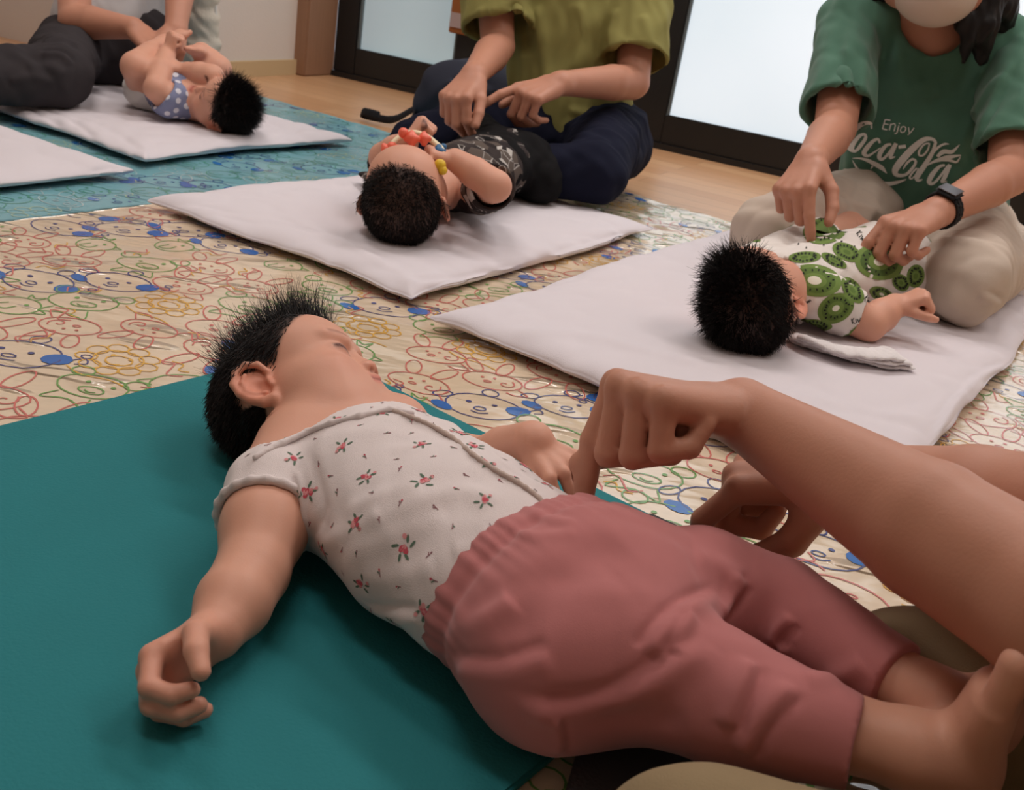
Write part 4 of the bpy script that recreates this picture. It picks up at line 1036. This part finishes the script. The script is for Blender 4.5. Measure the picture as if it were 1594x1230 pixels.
    st([(838, 690), (800, 730), (776, 770), (792, 785), (826, 750), (850, 690)], [14, 18, 18, 12, 12, 10]); st([(1000, 470), (975, 555), (905, 670), (842, 762), (848, 800), (888, 792)], [22, 38, 48, 50, 28, 8])
    st([(975, 560), (1030, 505), (1085, 478), (1122, 480)], [24, 22, 18, 4]); st([(1020, 590), (1075, 545), (1150, 545), (1218, 482)], [26, 40, 34, 3])
    st([(930, 668), (1000, 630), (1100, 600), (1225, 575)], [6, 26, 46, 8]); st([(1060, 625), (1130, 622), (1190, 635), (1225, 580)], [10, 24, 20, 3])
    st([(1085, 665), (1035, 680), (975, 750), (948, 812), (980, 828), (1040, 770), (1110, 672)], [20, 28, 44, 42, 24, 22, 20]); st([(1130, 660), (1085, 770), (1060, 812), (1105, 806)], [36, 40, 26, 6])
    st([(272, 605), (340, 606), (400, 622), (470, 655), (530, 690), (572, 738)], [4, 16, 30, 40, 40, 3]); st([(430, 700), (450, 670)], [4, 22])
    st([(270, 622), (310, 690), (360, 755), (450, 808), (560, 832), (660, 818), (745, 790)], [4, 20, 34, 44, 42, 30, 6])
    adopt(P.obj('printed_lettering', [M_pr], kind='stuff'), top)
    return root, hd, elL, wrL
PG = person_green()
def watch():
    el, wr = PG[2], PG[3]; d = nrm(wr-el); c = wr-d*.022; n = nrm(cv(.1, .75, .62)-d*(cv(.1, .75, .62)@d)); b = np.cross(d, n)
    M_band = mat('black_watch_band', (30, 29, 31), rough=.6); o = thing('wristwatch', 'black square faced watch on the wrist of the person in green', 'watch', c)
    K = Field(.0018)
    pts = [c+(n*math.cos(t)*1.0+b*math.sin(t)*1.0)*.0285 for t in np.linspace(0, 2*math.pi, 22)]
    for i in range(21): K.seg(pts[i]-d*.007, pts[i+1]-d*.007, .0024, .0024, .002); K.seg(pts[i]+d*.007, pts[i+1]+d*.007, .0024, .0024, .002); K.seg(pts[i], pts[i+1], .0026, .0026, .002)
    v, q = K.mesh(1); adopt(mesh_obj('band', v, q, M_band), o)
    p = c+n*.0305
    def blk(name, hd_, hb, hn, off, m):
        bm = bmesh.new(); vs = [bm.verts.new(p+d*x*hd_+b*y*hb+n*(off+z*hn)) for x in (-1, 1) for y in (-1, 1) for z in (-1, 1)]
        for f in ((0, 1, 3, 2), (4, 6, 7, 5), (0, 4, 5, 1), (2, 3, 7, 6), (0, 2, 6, 4), (1, 5, 7, 3)): bm.faces.new([vs[i] for i in f])
        bmesh.ops.bevel(bm, geom=bm.edges[:], offset=min(hd_, hb)*.35 if hn > .003 else .0006, segments=3, affect='EDGES', clamp_overlap=True); bmesh.ops.recalc_face_normals(bm, faces=bm.faces[:])
        me = bpy.data.meshes.new(name); bm.to_mesh(me); bm.free(); me.materials.append(m); return adopt(link(bpy.data.objects.new(name, me)), o)
    blk('case', .0165, .019, .0045, 0, M_band); blk('screen', .0135, .016, .0008, .0050, mat('grey_watch_glass', (84, 80, 84), rough=.15, spec=.6))
watch()
# --- person in olive
M_olive = mat('olive_poplin', (142, 136, 82), rough=.85, spec=.1, bump=.2, bscale=900)
M_navy = mat('navy_denim', (26, 28, 44), rough=.9, spec=.1, bump=.3, bscale=800, noise=.1, nscale=40)
def person_olive():
    shR, shL = dp(765, -112, 2.22), dp(1000, -78, 2.28); pel = np.array([.03, 2.42, .115])
    hd = Head(dp(850, -235, 2.12), cv(-.18, -.45, .86), cv(.02, .88, .45), 1.36)
    relax_ = ((.6, .6, -.4), (.8, .3, -.4), (.9, .1, -.3))
    elR, wrR = dp(775, 72, 2.20), dp(737, 118, 2.02); elL, wrL = dp(985, 128, 2.22), dp(872, 130, 2.06)
    arms = [(elR, wrR, nrm(dp(698, 163, 1.96)-wrR), cv(-.35, .45, .80), False, [(56, 40, 18), (56, 62, 30), (60, 66, 30), (62, 66, 30)], ((.8, .45, -.25), (.9, .2, -.4), (.9, .1, -.4)), 1.0),
            (elL, wrL, nrm(dp(810, 150, 2.02)-wrL), cv(.05, .70, .70), True, [(4, 12, 6), (62, 62, 30), (66, 66, 30), (68, 66, 30)], relax_, 1.0)]
    knees = [fl(655, 230, .066), fl(925, 268, .096)]; ankles = [fl(800, 240, .06), fl(770, 272, .06)]
    return adult('person in an olive puff sleeved top and navy trousers, head above the picture', pel, shR, shL, hd, arms, knees, ankles, M_olive, M_navy, .86, .076, .0, (.138, .10), leg_r=(.105, .084, (.066), .056),
        topfolds=[([(835, 0), (845, 80), (850, 150)], .008, .014, 'r'), ([(900, 0), (905, 60), (890, 120)], .008, .013, 'r'), ([(800, 0), (812, 40), (822, 90)], -.010, .014, 'r'), ([(745, 10), (760, 50), (735, 90)], .006, .012, 'r'), ([(985, 90), (960, 110), (1010, 60)], .006, .01, 'r'), ([(1000, 20), (1010, 60), (1005, 100)], .006, .012, 'r'), ([(960, 10), (950, 60), (965, 100)], .006, .012, 'r'), ([(880, 170), (920, 180), (970, 190)], .005, .01, 'r')]), hd
PO = person_olive(); adopt(hairdo(PO[1], [([PO[1].p(0, -.05, 0), PO[1].p(0, -.06, -.07)], [.04, .02])]), PO[0][0])
# --- person in grey at the far left
M_grey = mat('heather_grey', (176, 172, 172), rough=.9, bump=.2, bscale=900); M_char = mat('charcoal_linen', (60, 56, 58), rough=.95, spec=.05, bump=.3, bscale=700)
def person_grey():
    shR, shL = dp(115, -165, 2.56), dp(300, -190, 2.60); pel = fl(165, 74, .115)
    hd = Head(dp(225, -255, 2.42), cv(.25, -.55, .80), cv(.05, .80, .55), 1.36)
    elR, wrR = dp(117, 32, 2.36), dp(208, 44, 2.32); elL, wrL = dp(285, -60, 2.42), dp(274, 46, 2.34)
    g_ = [(48, 60, 35), (52, 62, 35), (55, 62, 35), (58, 60, 30)]; th = ((.6, .6, -.4), (.8, .3, -.4), (.9, .1, -.3))
    arms = [(elR, wrR, nrm(dp(236, 66, 2.30)-wrR), cv(.35, .62, .70), False, g_, th, .92), (elL, wrL, nrm(dp(264, 74, 2.30)-wrL), cv(.35, .25, .90), True, g_, th, .92)]
    knees = [fl(92, 118, .098), fl(205, 98, .09)]; ankles = [fl(-70, 124, .08), fl(120, 78, .07)]
    return adult('person in a pale grey top and charcoal trousers kneeling at the far left futon', pel, shR, shL, hd, arms, knees, ankles, M_grey, M_char, .45, .06, .12, (.125, .10), leg_r=(.08, .072, .066, .062),
        botfolds=[([(60, 70), (90, 62), (120, 72)], .008, .012, 's'), ([(62, 82), (95, 82), (115, 100)], .008, .012, 's'), ([(40, 108), (80, 105), (100, 120)], .006, .012, 'r'), ([(10, 128), (50, 120), (90, 130)], .006, .01, 'r')]), hd
PY = person_grey(); adopt(hairdo(PY[1]), PY[0][0])
# ------------------------------------------------------------------ the three babies at the back
def decal_frame(p, n):
    ex = nrm(np.cross(n, [.31, .52, .8])); return ex, np.cross(n, ex)
def small_baby(label, hd, spine, wid, arms, legs, z0, M_suit, hair_n, hair_len, mask, sleeve=.62, suit_legs=True, wild=0., h=.0026, hand_sc=.5):
    axd = nrm(spine[-1]-spine[0]); side = nrm(np.cross(axd, UP)); F = Field(h)
    hd.build(F); F.seg(hd.p(0, -.010, -.048), spine[0], .034, .042, .02)
    for i in range(len(spine)-1): F.seg(spine[i], spine[i+1], wid[i], wid[i+1], .008, side)
    for sh, el, wr, a, n, left, curls in arms:
        F.chain([spine[0]*.5+sh*.5, sh, el, el*.5+wr*.5, wr], [.034, .031, .0255, .0245, .0185], .02)
        hand(F, wr, a, n, left, hand_sc, curls, ((.6, .6, -.4), (.7, .2, -.6), (.7, -.1, -.7)), 1.3, .026)
    for hp, kn, an, toe in legs:
        F.chain([hp, kn, kn*.5+an*.5, an], [.042, .032, .028, .021], .02)
        d = nrm(toe-an); sd = nrm(np.cross(d, UP+.01)); F.seg(an, an+d*.045, (.019, .018), (.022, .012), .012, sd)
        for i in range(5): F.seg(an+d*(.045-.002*i)+sd*(.016-.008*i), an+d*(.061-.003*i)+sd*(.016-.008*i), .0068-.0005*i, .0058-.0005*i, .003)
    V, Q = F.mesh(2); V[:, 2] = np.maximum(V[:, 2], z0); N = normals(V, Q); col = np.ones((len(V), 3)); hd.tint(V, col, lambda L: mask(L))
    root = thing('baby', label, 'baby', spine[1]*[1, 1, 0]+UP*z0)
    adopt(mesh_obj('body', V, Q, M_skin, None, True, col), root)
    r0, n0, L0, rs = scalp(hd, V, N, mask, hair_n, 3)
    ln = rs.uniform(*hair_len, hair_n); top = sm(L0[:, 2], .03, .07)
    d = n0*(.45+wild*top[:, None])+(-hd.u*.4-hd.f*.5)*(1-top[:, None]*.8)+rs.normal(size=(hair_n, 3))*(.22+.15*wild)
    adopt(strands(r0, d, ln*(1+.9*wild*top), np.full(hair_n, .0006), -n0*.15*(1-wild*top[:, None])+rs.normal(size=(hair_n, 3))*.1, 4, 2, tone=(.7, 1.5)), root)
    G = Field(.003)
    for sh, el, *_ in arms:
        e = sh+(el-sh)*sleeve; G.chain([spine[0]*.5+sh*.5, sh, e], [.040, .039, .038], .02); d_ = nrm(el-sh); G.cut(e, d_, e+d_*.046, .062); G.seg(e-d_*.02, el, .0315, .0315, .004, None, 's')
    for i in range(len(spine)-1): G.seg(spine[i], spine[i+1], (wid[i][0]+.006, wid[i][1]+.006), (wid[i+1][0]+.006, wid[i+1][1]+.006), .008, side)
    if suit_legs:
        for hp, kn, *_ in legs: G.chain([hp*.8+spine[-1]*.2, kn], [.052, .042], .02)
    G.cut(spine[0]-axd*.038+UP*.02, -axd+UP*.15, spine[0]-axd*.04, .09); G.seg(hd.p(0, 0, -.05), spine[0]+UP*.006-axd*.025, .036, .036, .005, None, 's')
    v, q = G.mesh(2); v[:, 2] = np.maximum(v[:, 2], z0); n_ = normals(v, q); v = v+n_*(wobble(v, .0014, .06, 4)+wobble(v, .0008, .03, 7))[:, None]
    suit = adopt(mesh_obj('romper', v, q, M_suit), root)
    return root, suit, bvh(v, q), v, n_
def std_mask(front=.018, slope=.86, nape=-.050):
    def f(L):
        x, y, z = np.abs(L[:, 0]), L[:, 1], L[:, 2]
        ear = (x > .050)*np.exp(-(((y+.010)/.026)**2+((z+.018)/.028)**2)**3)
        return np.clip(sm(front+slope*np.maximum(z, -.006)-y, -.003, .010)*sm(z-nape-1.15*np.maximum(y+.030, 0), 0, .012)*(1-np.clip(ear*1.6, 0, 1)), 0, 1)
    return f
curl_b = [(40, 50, 30), (45, 52, 30), (48, 52, 30), (50, 50, 30)]
fist_b = [(84, 96, 50), (88, 98, 50), (90, 98, 50), (90, 94, 50)]
# --- kiwi print suit, in front of the person in green
def baby_kiwi():
    z0 = .0400
    hd = Head(fl(1172, 466, .098), cv(.14, .95, -.18), cv(-.66, .16, .72), .93)
    sp = [fl(1222, 444, .088), fl(1280, 428, .092), fl(1335, 416, .094), fl(1385, 407, .094)]
    wid = [(.062, .040), (.072, .050), (.072, .052), (.076, .056)]; axd = nrm(sp[-1]-sp[0]); side = nrm(np.cross(axd, UP)); side = side if side@CD < 0 else -side
    shN, shF = sp[0]+side*.060, sp[0]-side*.058+UP*.006
    arms = [(shN, fl(1352, 505, .062), fl(1393, 476, .085), cv(.72, .30, .3), cv(-.35, .8, .45), True, fist_b), (shF, fl(1322, 352, .125), fl(1352, 372, .115), cv(.7, -.5, .2), cv(.2, .8, .4), False, fist_b)]
    hN, hF = sp[-1]+side*.036, sp[-1]-side*.036
    legs = [(hN, fl(1418, 436, .088), fl(1432, 420, .075), fl(1445, 410, .085)), (hF, fl(1405, 378, .10), fl(1428, 392, .08), fl(1440, 380, .09))]
    M_k = mat('white_kiwi_jersey', (226, 218, 212), rough=.9, spec=.1, bump=.2, bscale=1000)
    root, suit, tr, v, n = small_baby('baby with black hair in a white suit printed with green kiwi slices', hd, sp, wid, arms, legs, z0, M_k, 7500, (.008, .018), std_mask(.018, .62), .66, True, .75)
    P = Print(); put = by_view(tr, .0007)
    def cookie(cx, cy, a, b, ro, core=.26, dark=0):
        ro = math.radians(ro)
        md = 1 if dark else 5; bands = ([(core, 3)] if core else [(.25, 5)])+[(.45, 0), (.62, md), (.78, md), (.90, 0), (1.0, 0)]
        P.disc(cx, cy, a, b, ro, bands, put)
        rs = np.random.RandomState(int(cx+cy)); ps = by_view(tr, .0011)
        for k in range(18):
            t = k*2*math.pi/18+rs.uniform(-.1, .1); r_ = rs.uniform(.55, .72); c_, s_ = math.cos(ro), math.sin(ro); x, y = a*r_*math.cos(t), b*r_*math.sin(t)
            P.fan(ellpts(cx+x*c_-y*s_, cy+x*s_+y*c_, 2.2, 1.4, ro+t, 6), 2, ps)
    for a in ((1285, 358, 36, 22, -12), (1268, 437, 42, 25, 8), (1368, 408, 38, 28, 10, .22, 1), (1301, 480, 30, 22, -28, .2), (1252, 401, 26, 9, -4, 0), (1318, 393, 24, 13, 24, 0), (1298, 406, 22, 8, 28, 0), (1327, 452, 24, 13, 52, 0), (1425, 430, 14, 18, 10, 0), (1268, 506, 28, 9, 4, 0), (1372, 458, 20, 11, 20, .2), (1402, 440, 15, 12, 40, 0)): cookie(*a)
    def word(x, y, ang, s_):
        c_, n_ = math.cos(math.radians(ang)), math.sin(math.radians(ang))
        T = lambda L: [(x+(p*c_-q*n_)*s_, y+(p*n_+q*c_)*s_) for p, q in L]
        for L in ([(0, -1), (0, 1)], [(.9, -1), (.05, .1), (.95, 1)], [(1.5, -.4), (1.5, 1)], [(2, -.4), (2.3, 1), (2.6, 0), (2.9, 1), (3.2, -.4)], [(3.8, -.4), (3.8, 1)]): P.ribbon(spline(T(L), 2), 1.3, 2, put)
    word(1336, 362, 50, 4.6); word(1326, 500, -14, 4.4); word(1347, 463, 52, 4.2); word(1253, 472, -30, 2.6)
    for x, y in ((1243, 380), (1255, 386), (1282, 382), (1310, 376), (1326, 476), (1315, 345), (1225, 409), (1330, 384), (1400, 425), (1415, 420)): P.fan(ellpts(x, y, 1.8, 1.2, x, 6), 2, put)
    rs = np.random.RandomState(2); pts = []
    for i in rs.permutation(len(v))[:3000]:            # slices on the sides turned away
        u, w_, d = px(v[i])
        if n[i]@(v[i]-EYE) > -.02 and v[i][2] > z0+.012 and all(np.linalg.norm(v[i]-q) > .055 for q in pts):
            pts.append(v[i]); ex, ey = decal_frame(v[i], n[i]); pu = on_surface(tr, v[i], ex, ey, .0005, .02); P.disc(0, 0, .022, .015, 0, [(.25, 3), (.5, 0), (.75, 1), (1, 0)], pu, 18)
    pm = [mat(n_, c, rough=.9) for n_, c in (('kiwi_green', (110, 134, 68)), ('kiwi_dark', (78, 102, 50)), ('kiwi_seed', (36, 40, 34)), ('kiwi_core', (226, 222, 206)), ('kiwi_text', (50, 48, 52)), ('kiwi_mid', (92, 116, 56)))]
    adopt(P.obj('printed_kiwis', pm, kind='stuff'), suit)
    f = Field(.002); pts = []
    for u, w_ in ((1222, 402), (1230, 422), (1238, 444), (1244, 470), (1243, 500)):
        h_ = cast(tr, u+2, w_)
        if h_: pts.append(h_[0]+h_[1]*.001)
    if len(pts) > 2: f.chain(pts, [.0042]*len(pts), .003); a, b = f.mesh(1); adopt(mesh_obj('collar', a, b, M_k), suit)
baby_kiwi()
# --- dark patterned shirt, holding a ring toy, in front of the person in olive
def patterned():
    m = mat('camouflage_cotton', (70, 62, 60), rough=.92, spec=.08, bump=.25, bscale=900); nt = m.node_tree; b = nt.nodes['Principled BSDF']
    tc = nt.nodes.new('ShaderNodeTexCoord'); vo = nt.nodes.new('ShaderNodeTexVoronoi'); vo.feature = 'DISTANCE_TO_EDGE'; vo.inputs['Scale'].default_value = 42
    v2 = nt.nodes.new('ShaderNodeTexVoronoi'); v2.inputs['Scale'].default_value = 42
    for v in (vo, v2): nt.links.new(tc.outputs['Object'], v.inputs['Vector'])
    sep = nt.nodes.new('ShaderNodeSeparateColor'); nt.links.new(v2.outputs['Color'], sep.inputs[0])
    r1 = nt.nodes.new('ShaderNodeValToRGB'); r1.color_ramp.interpolation = 'CONSTANT'
    e = r1.color_ramp.elements; e[0].position = 0; e[0].color = (*S((52, 46, 46)), 1); e[1].position = .32; e[1].color = (*S((92, 82, 76)), 1)
    for p, c in ((.60, (62, 55, 54)), (.84, (186, 180, 174)), (.90, (70, 62, 60))): x = e.new(p); x.color = (*S(c), 1)
    nt.links.new(sep.outputs[0], r1.inputs[0])
    lt = nt.nodes.new('ShaderNodeMath'); lt.operation = 'LESS_THAN'; lt.inputs[1].default_value = .045; nt.links.new(vo.outputs['Distance'], lt.inputs[0])
    g = nt.nodes.new('ShaderNodeMath'); g.operation = 'GREATER_THAN'; g.inputs[1].default_value = .74; nt.links.new(sep.outputs[1], g.inputs[0])
    mu = nt.nodes.new('ShaderNodeMath'); mu.operation = 'MULTIPLY'; nt.links.new(lt.outputs[0], mu.inputs[0]); nt.links.new(g.outputs[0], mu.inputs[1])
    mx = nt.nodes.new('ShaderNodeMix'); mx.data_type = 'RGBA'; mx.inputs[7].default_value = (*S((176, 170, 164)), 1)
    nt.links.new(mu.outputs[0], mx.inputs[0]); nt.links.new(r1.outputs[0], mx.inputs[6]); nt.links.new(mx.outputs[2], b.inputs['Base Color'])
    return m
def baby_toy():
    z0 = .0365
    hd = Head(fl(630, 305, .100), cv(.10, .95, -.25), cv(-.06, .22, .97), 1.0)
    sp = [fl(692, 284, .088), fl(718, 276, .094), fl(750, 262, .096), fl(790, 250, .096)]
    wid = [(.060, .040), (.070, .050), (.072, .052), (.072, .054)]; axd = nrm(sp[-1]-sp[0]); side = nrm(np.cross(axd, UP)); side = side if side[0] > 0 else -side
    shN, shF = sp[0]+side*.066-axd*.01, sp[0]-side*.066-axd*.01
    arms = [(shN, fl(771, 290, .135), dp(708, 249, 1.64), cv(-.8, .25, .2), cv(.2, .85, .45), True, fist_b), (shF, dp(598, 246, 1.72), dp(634, 222, 1.67), cv(.55, .7, .1), cv(-.6, .5, .5), False, fist_b)]
    hN, hF = sp[-1]+side*.04, sp[-1]-side*.04
    legs = [(hN, fl(840, 282, .075), fl(838, 255, .07), fl(840, 246, .09)), (hF, fl(742, 206, .11), fl(796, 208, .075), fl(806, 200, .09))]
    root, suit, tr, v, n = small_baby('baby with thin dark hair in a dark patterned shirt holding a ring toy', hd, sp, wid, arms, legs, z0, patterned(), 6500, (.006, .011), std_mask(-.010, .34, -.055), .88, False, .0)
    # black leggings
    K = Field(.0034); K.seg(sp[2]+axd*.01, sp[3]+axd*.01, (.080, .058), (.084, .062), .02, side)
    for hp, kn, an, toe in legs: K.chain([hp, hp*.5+kn*.5, kn, an], [.058, .052, .046, .036], .02)
    vv, q = K.mesh(2); vv[:, 2] = np.maximum(vv[:, 2], z0); nn = normals(vv, q); vv = vv+nn*wobble(vv, .0018, .05, 3)[:, None]
    adopt(mesh_obj('leggings', vv, q, mat('black_jersey', (26, 25, 26), rough=.92, spec=.08, bump=.2, bscale=900)), root)
    # loose shoulder corner of the shirt spread on the futon
    f = Field(.003); c = fl(572, 272, .055); f.seg(c, fl(615, 292, .06), (.020, .006), (.035, .022), .01, side)
    vv, q = f.mesh(1); vv[:, 2] = np.maximum(vv[:, 2], z0); adopt(mesh_obj('loose_hem', vv, q, suit.data.materials[0]), suit)
    # ring toy held over the face
    M_or = mat('coral_plastic', (240, 110, 84), rough=.4, spec=.5); M_iv = mat('ivory_plastic', (236, 222, 186), rough=.45); M_bl = mat('blue_plastic', (52, 104, 150), rough=.4); M_ye = mat('yellow_plastic', (226, 186, 50), rough=.4)
    ringpts = [dp(u, w_, d) for u, w_, d in ((604, 242, 1.62), (610, 226, 1.62), (624, 213, 1.63), (643, 207, 1.64), (662, 212, 1.64), (676, 222, 1.64), (688, 234, 1.63), (688, 250, 1.63), (680, 262, 1.63), (662, 270, 1.64), (640, 270, 1.64), (620, 262, 1.64))]
    root = thing('ring_toy', 'ring toy with coral, ivory and blue beads in the baby hands', 'toy', ringpts[0])
    f = Field(.0018); L = spline(ringpts+[ringpts[0]], 4); f.chain(L, [.0042]*len(L), .003); vv, q = f.mesh(1); adopt(mesh_obj('ring', vv, q, M_iv), root)
    def bead(c, r, m, star=0):
        f = Field(.0016); f.ell(c, (r, r, r), None, .003)
        for k in range(star):
            t = k*2*math.pi/star; f.ell(c+r*.95*(math.cos(t)*CR+math.sin(t)*CU), (r*.5, r*.5, r*.5), None, .004)
        vv, q = f.mesh(1); adopt(mesh_obj('bead', vv, q, m), root)
    for (u, w_, d, r, m, st) in ((628, 207, 1.61, .0085, M_or, 0), (641, 216, 1.61, .0095, M_or, 4), (660, 216, 1.62, .0085, M_or, 4), (610, 229, 1.61, .0085, M_or, 0), (601, 233, 1.61, .008, M_or, 3), (618, 232, 1.61, .0075, M_or, 0), (683, 236, 1.63, .0085, M_bl, 4), (690, 229, 1.64, .006, M_bl, 0), (685, 257, 1.59, .0095, M_ye, 0), (689, 265, 1.59, .0075, M_ye, 0)): bead(dp(u, w_, d), r, m, st)
baby_toy()
# --- blue dotted vest, legs held up, at the far left
def baby_dots():
    z0 = .0400
    hd = Head(fl(350, 164, .090), cv(-.60, .52, .60), cv(.74, .06, .66), .80)
    c = fl(304, 156, .085); ax = nrm(np.array([-.75, .66, 0])); side = nrm(np.cross(ax, UP))        # side points right
    sp = [c+ax*.005, c+ax*.045+UP*.006, c+ax*.09+UP*.008, c+ax*.13+UP*.006]; wid = [(.060, .038), (.066, .046), (.066, .048), (.064, .05)]
    shN, shF = sp[0]-side*.056, sp[0]+side*.056
    hN, hF = sp[-1]-side*.042, sp[-1]+side*.042
    arms = [(shN, dp(243, 138, 2.13), dp(260, 84, 2.20), cv(.3, .9, .1), cv(-.6, .3, .7), False, fist_b), (shF, dp(330, 120, 2.16), dp(292, 110, 2.18), cv(-.8, .3, .1), cv(.1, .8, .5), True, fist_b)]
    legs = [(hN, dp(212, 104, 2.16), dp(256, 70, 2.27), dp(272, 60, 2.28)), (hF, dp(338, 108, 2.30), dp(314, 82, 2.30), dp(296, 76, 2.22))]
    M_d = mat('slate_blue_jersey', (132, 138, 168), rough=.9, spec=.1, bump=.2, bscale=900)
    root, suit, tr, v, n = small_baby('baby with spiky black hair in a blue vest with white dots, legs held up', hd, sp, wid, arms, legs, z0, M_d, 6500, (.010, .022), std_mask(.018, .7), .50, False, .6)
    P = Print(); rs = np.random.RandomState(1); pts = []
    for i in rs.permutation(len(v)):
        if all(np.sum((v[i]-q)**2) > .0185**2 for q in pts):
            pts.append(v[i]); ex, ey = decal_frame(v[i], n[i]); P.fan(ellpts(0, 0, .0062, .0062, 0, 10), 0, on_surface(tr, v[i], ex, ey, .0006, .02))
            if len(pts) > 260: break
    adopt(P.obj('printed_dots', [mat('white_dot_print', (216, 216, 226), rough=.9)], kind='stuff'), suit)
    K = Field(.003); K.seg(sp[2]+ax*.02, sp[3]+ax*.005, (.074, .057), (.076, .060), .02, side)
    for hp in (hN, hF): K.ell(hp-UP*.01, (.05, .05, .045), None, .02)
    vv, q = K.mesh(2); vv[:, 2] = np.maximum(vv[:, 2], z0); nn = normals(vv, q); vv = vv+nn*wobble(vv, .0012, .03, 3)[:, None]
    adopt(mesh_obj('nappy', vv, q, mat('white_nappy', (226, 222, 218), rough=.85)), root)
baby_dots()
# ================================================================== loose things
def cloth_strip(name, label, cat, path, w, th, m, side=None, z0=0, layers=1, seed=0, parent=None):
    f = Field(.0022); L = spline(path, 6); n = len(L)
    for i in range(n-1):
        f.seg(L[i], L[i+1], (w[0]+(w[1]-w[0])*i/n, th), (w[0]+(w[1]-w[0])*(i+1)/n, th), .003, side)
    v, q = f.mesh(2); return v, q
def towel():
    z0 = .0395; M_t = mat('white_gauze', (228, 222, 222), rough=.95, spec=.05, bump=.6, bscale=500)
    root = thing('gauze_towel', 'folded white gauze towel on the futon beside the kiwi print baby', 'towel', fl(1320, 545, z0))
    for k, (pa, wa, zz) in enumerate((([(1232, 526), (1300, 548), (1360, 560), (1404, 562)], (.013, .030), .004), ([(1236, 524), (1300, 545), (1360, 556), (1400, 556)], (.011, .027), .0105), ([(1246, 524), (1300, 542), (1350, 550), (1392, 551)], (.009, .024), .0165))):
        f = Field(.0018); L = spline([fl(u, v, z0+zz) for u, v in pa], 5); n = len(L)
        for i in range(n-1):
            a, b = (wa[0]+(wa[1]-wa[0])*i/n, .0040), (wa[0]+(wa[1]-wa[0])*(i+1)/n, .0040); f.seg(L[i], L[i+1], a, b, .003, np.cross(L[i+1]-L[i], UP))
        v, q = f.mesh(2); v[:, 2] += wobble(v, .0012, .035, 5); v[:, 2] = np.maximum(v[:, 2], z0); adopt(mesh_obj('fold', v, q, M_t), root)
towel()
def bag():
    M_b = mat('slate_nylon', (46, 48, 60), rough=.8, spec=.2, bump=.3, bscale=300); M_st = mat('black_webbing', (34, 34, 38), rough=.85, bump=.3, bscale=600)
    c = fl(735, 190, .09)+CD*.14*np.array([1, 1, 0])
    root = thing('shoulder_bag', 'slate blue soft bag with black straps behind the knee of the person in olive', 'bag', c*[1, 1, 0])
    f = Field(.004); f.ell(c+UP*.02, (.13, .09, .12), None, .02); f.ell(c+np.array([.06, -.02, .03]), (.10, .07, .09), None, .04); f.ell(c+np.array([-.09, .0, .02]), (.07, .06, .09), None, .04)
    v, q = f.mesh(2); v[:, 2] = np.maximum(v[:, 2], .003); nn = normals(v, q); v = v+nn*wobble(v, .006, .11, 4)[:, None]; v[:, 2] = np.maximum(v[:, 2], .003)
    v = folds(v, q, [([(700, 120), (720, 150), (715, 190)], .01, .014, 's'), ([(760, 130), (745, 170), (770, 200)], .008, .012, 'r')])
    adopt(mesh_obj('body', v, q, M_b), root)
    def strap(pts, w_):
        f = Field(.0026); L = spline(pts, 6)
        for i in range(len(L)-1):
            f.seg(L[i], L[i+1], (w_, .0034), (w_, .0034), .002, UP+CR*.2)
        v, q = f.mesh(1); v[:, 2] = np.maximum(v[:, 2], .0012); adopt(mesh_obj('strap', v, q, M_st), root)
    strap([fl(690, 158, .05), fl(664, 158, .06), fl(640, 172, .04), fl(612, 186, .018), fl(584, 183, .016), fl(565, 178, .016), fl(568, 174, .028), fl(590, 180, .03)], .011)
    strap([fl(690, 165, .04), fl(660, 182, .02), fl(648, 200, .02), fl(640, 192, .05), fl(650, 170, .08), fl(676, 152, .09)], .010)
bag()
def white_bags():
    M_w = mat('white_canvas', (218, 214, 210), rough=.85, bump=.3, bscale=300)
    c = fl(985, 205, .0)+W1*.30
    root = thing('tote_bag', 'white canvas bag standing behind the back of the person in olive', 'bag', c)
    f = Field(.005); f.seg(c+UP*.06-W2*.06, c+UP*.26-W2*.07, (.12, .07), (.11, .045), .03, W2); v, q = f.mesh(2); nn = normals(v, q); v = v+nn*wobble(v, .006, .1, 2)[:, None]; v[:, 2] = np.maximum(v[:, 2], .001); adopt(mesh_obj('body', v, q, M_w), root)
    for k in (-1, 1):
        f = Field(.003); L = spline([c+UP*.28-W2*.13+W1*.02*k, c+UP*.36-W2*.10+W1*.02*k, c+UP*.36-W2*.04+W1*.02*k, c+UP*.28-W2*.01+W1*.02*k], 6); f.chain(L, [.006]*len(L), .003); v, q = f.mesh(1); adopt(mesh_obj('handle', v, q, M_w), root)
    M_l = mat('cream_quilted_cloth', (206, 196, 182), rough=.9, bump=.6, bscale=120)
    c = dp(306, 34, 2.78); c[2] = 0
    root = thing('cushion', 'tall cream quilted cushion standing behind the dotted vest baby', 'cushion', c)
    f = Field(.004); f.seg(c+UP*.05, c+UP*.46, (.069, .05), (.053, .04), .03, W2+.0); v, q = f.mesh(2); nn = normals(v, q); v = v+nn*(.0014*np.sin(v[:, 2]*170)+wobble(v, .004, .06, 2))[:, None]; v[:, 2] = np.maximum(v[:, 2], .0035); adopt(mesh_obj('cover', v, q, M_l), root)
    f = Field(.0025); e = CR*.052-CD*.02; f.chain([c+UP*.03+e*1.2, c+UP*.25+e*1.05, c+UP*.47+e*.9], [.005]*3, .003); v, q = f.mesh(1); adopt(mesh_obj('piping', v, q, M_w), root)
white_bags()
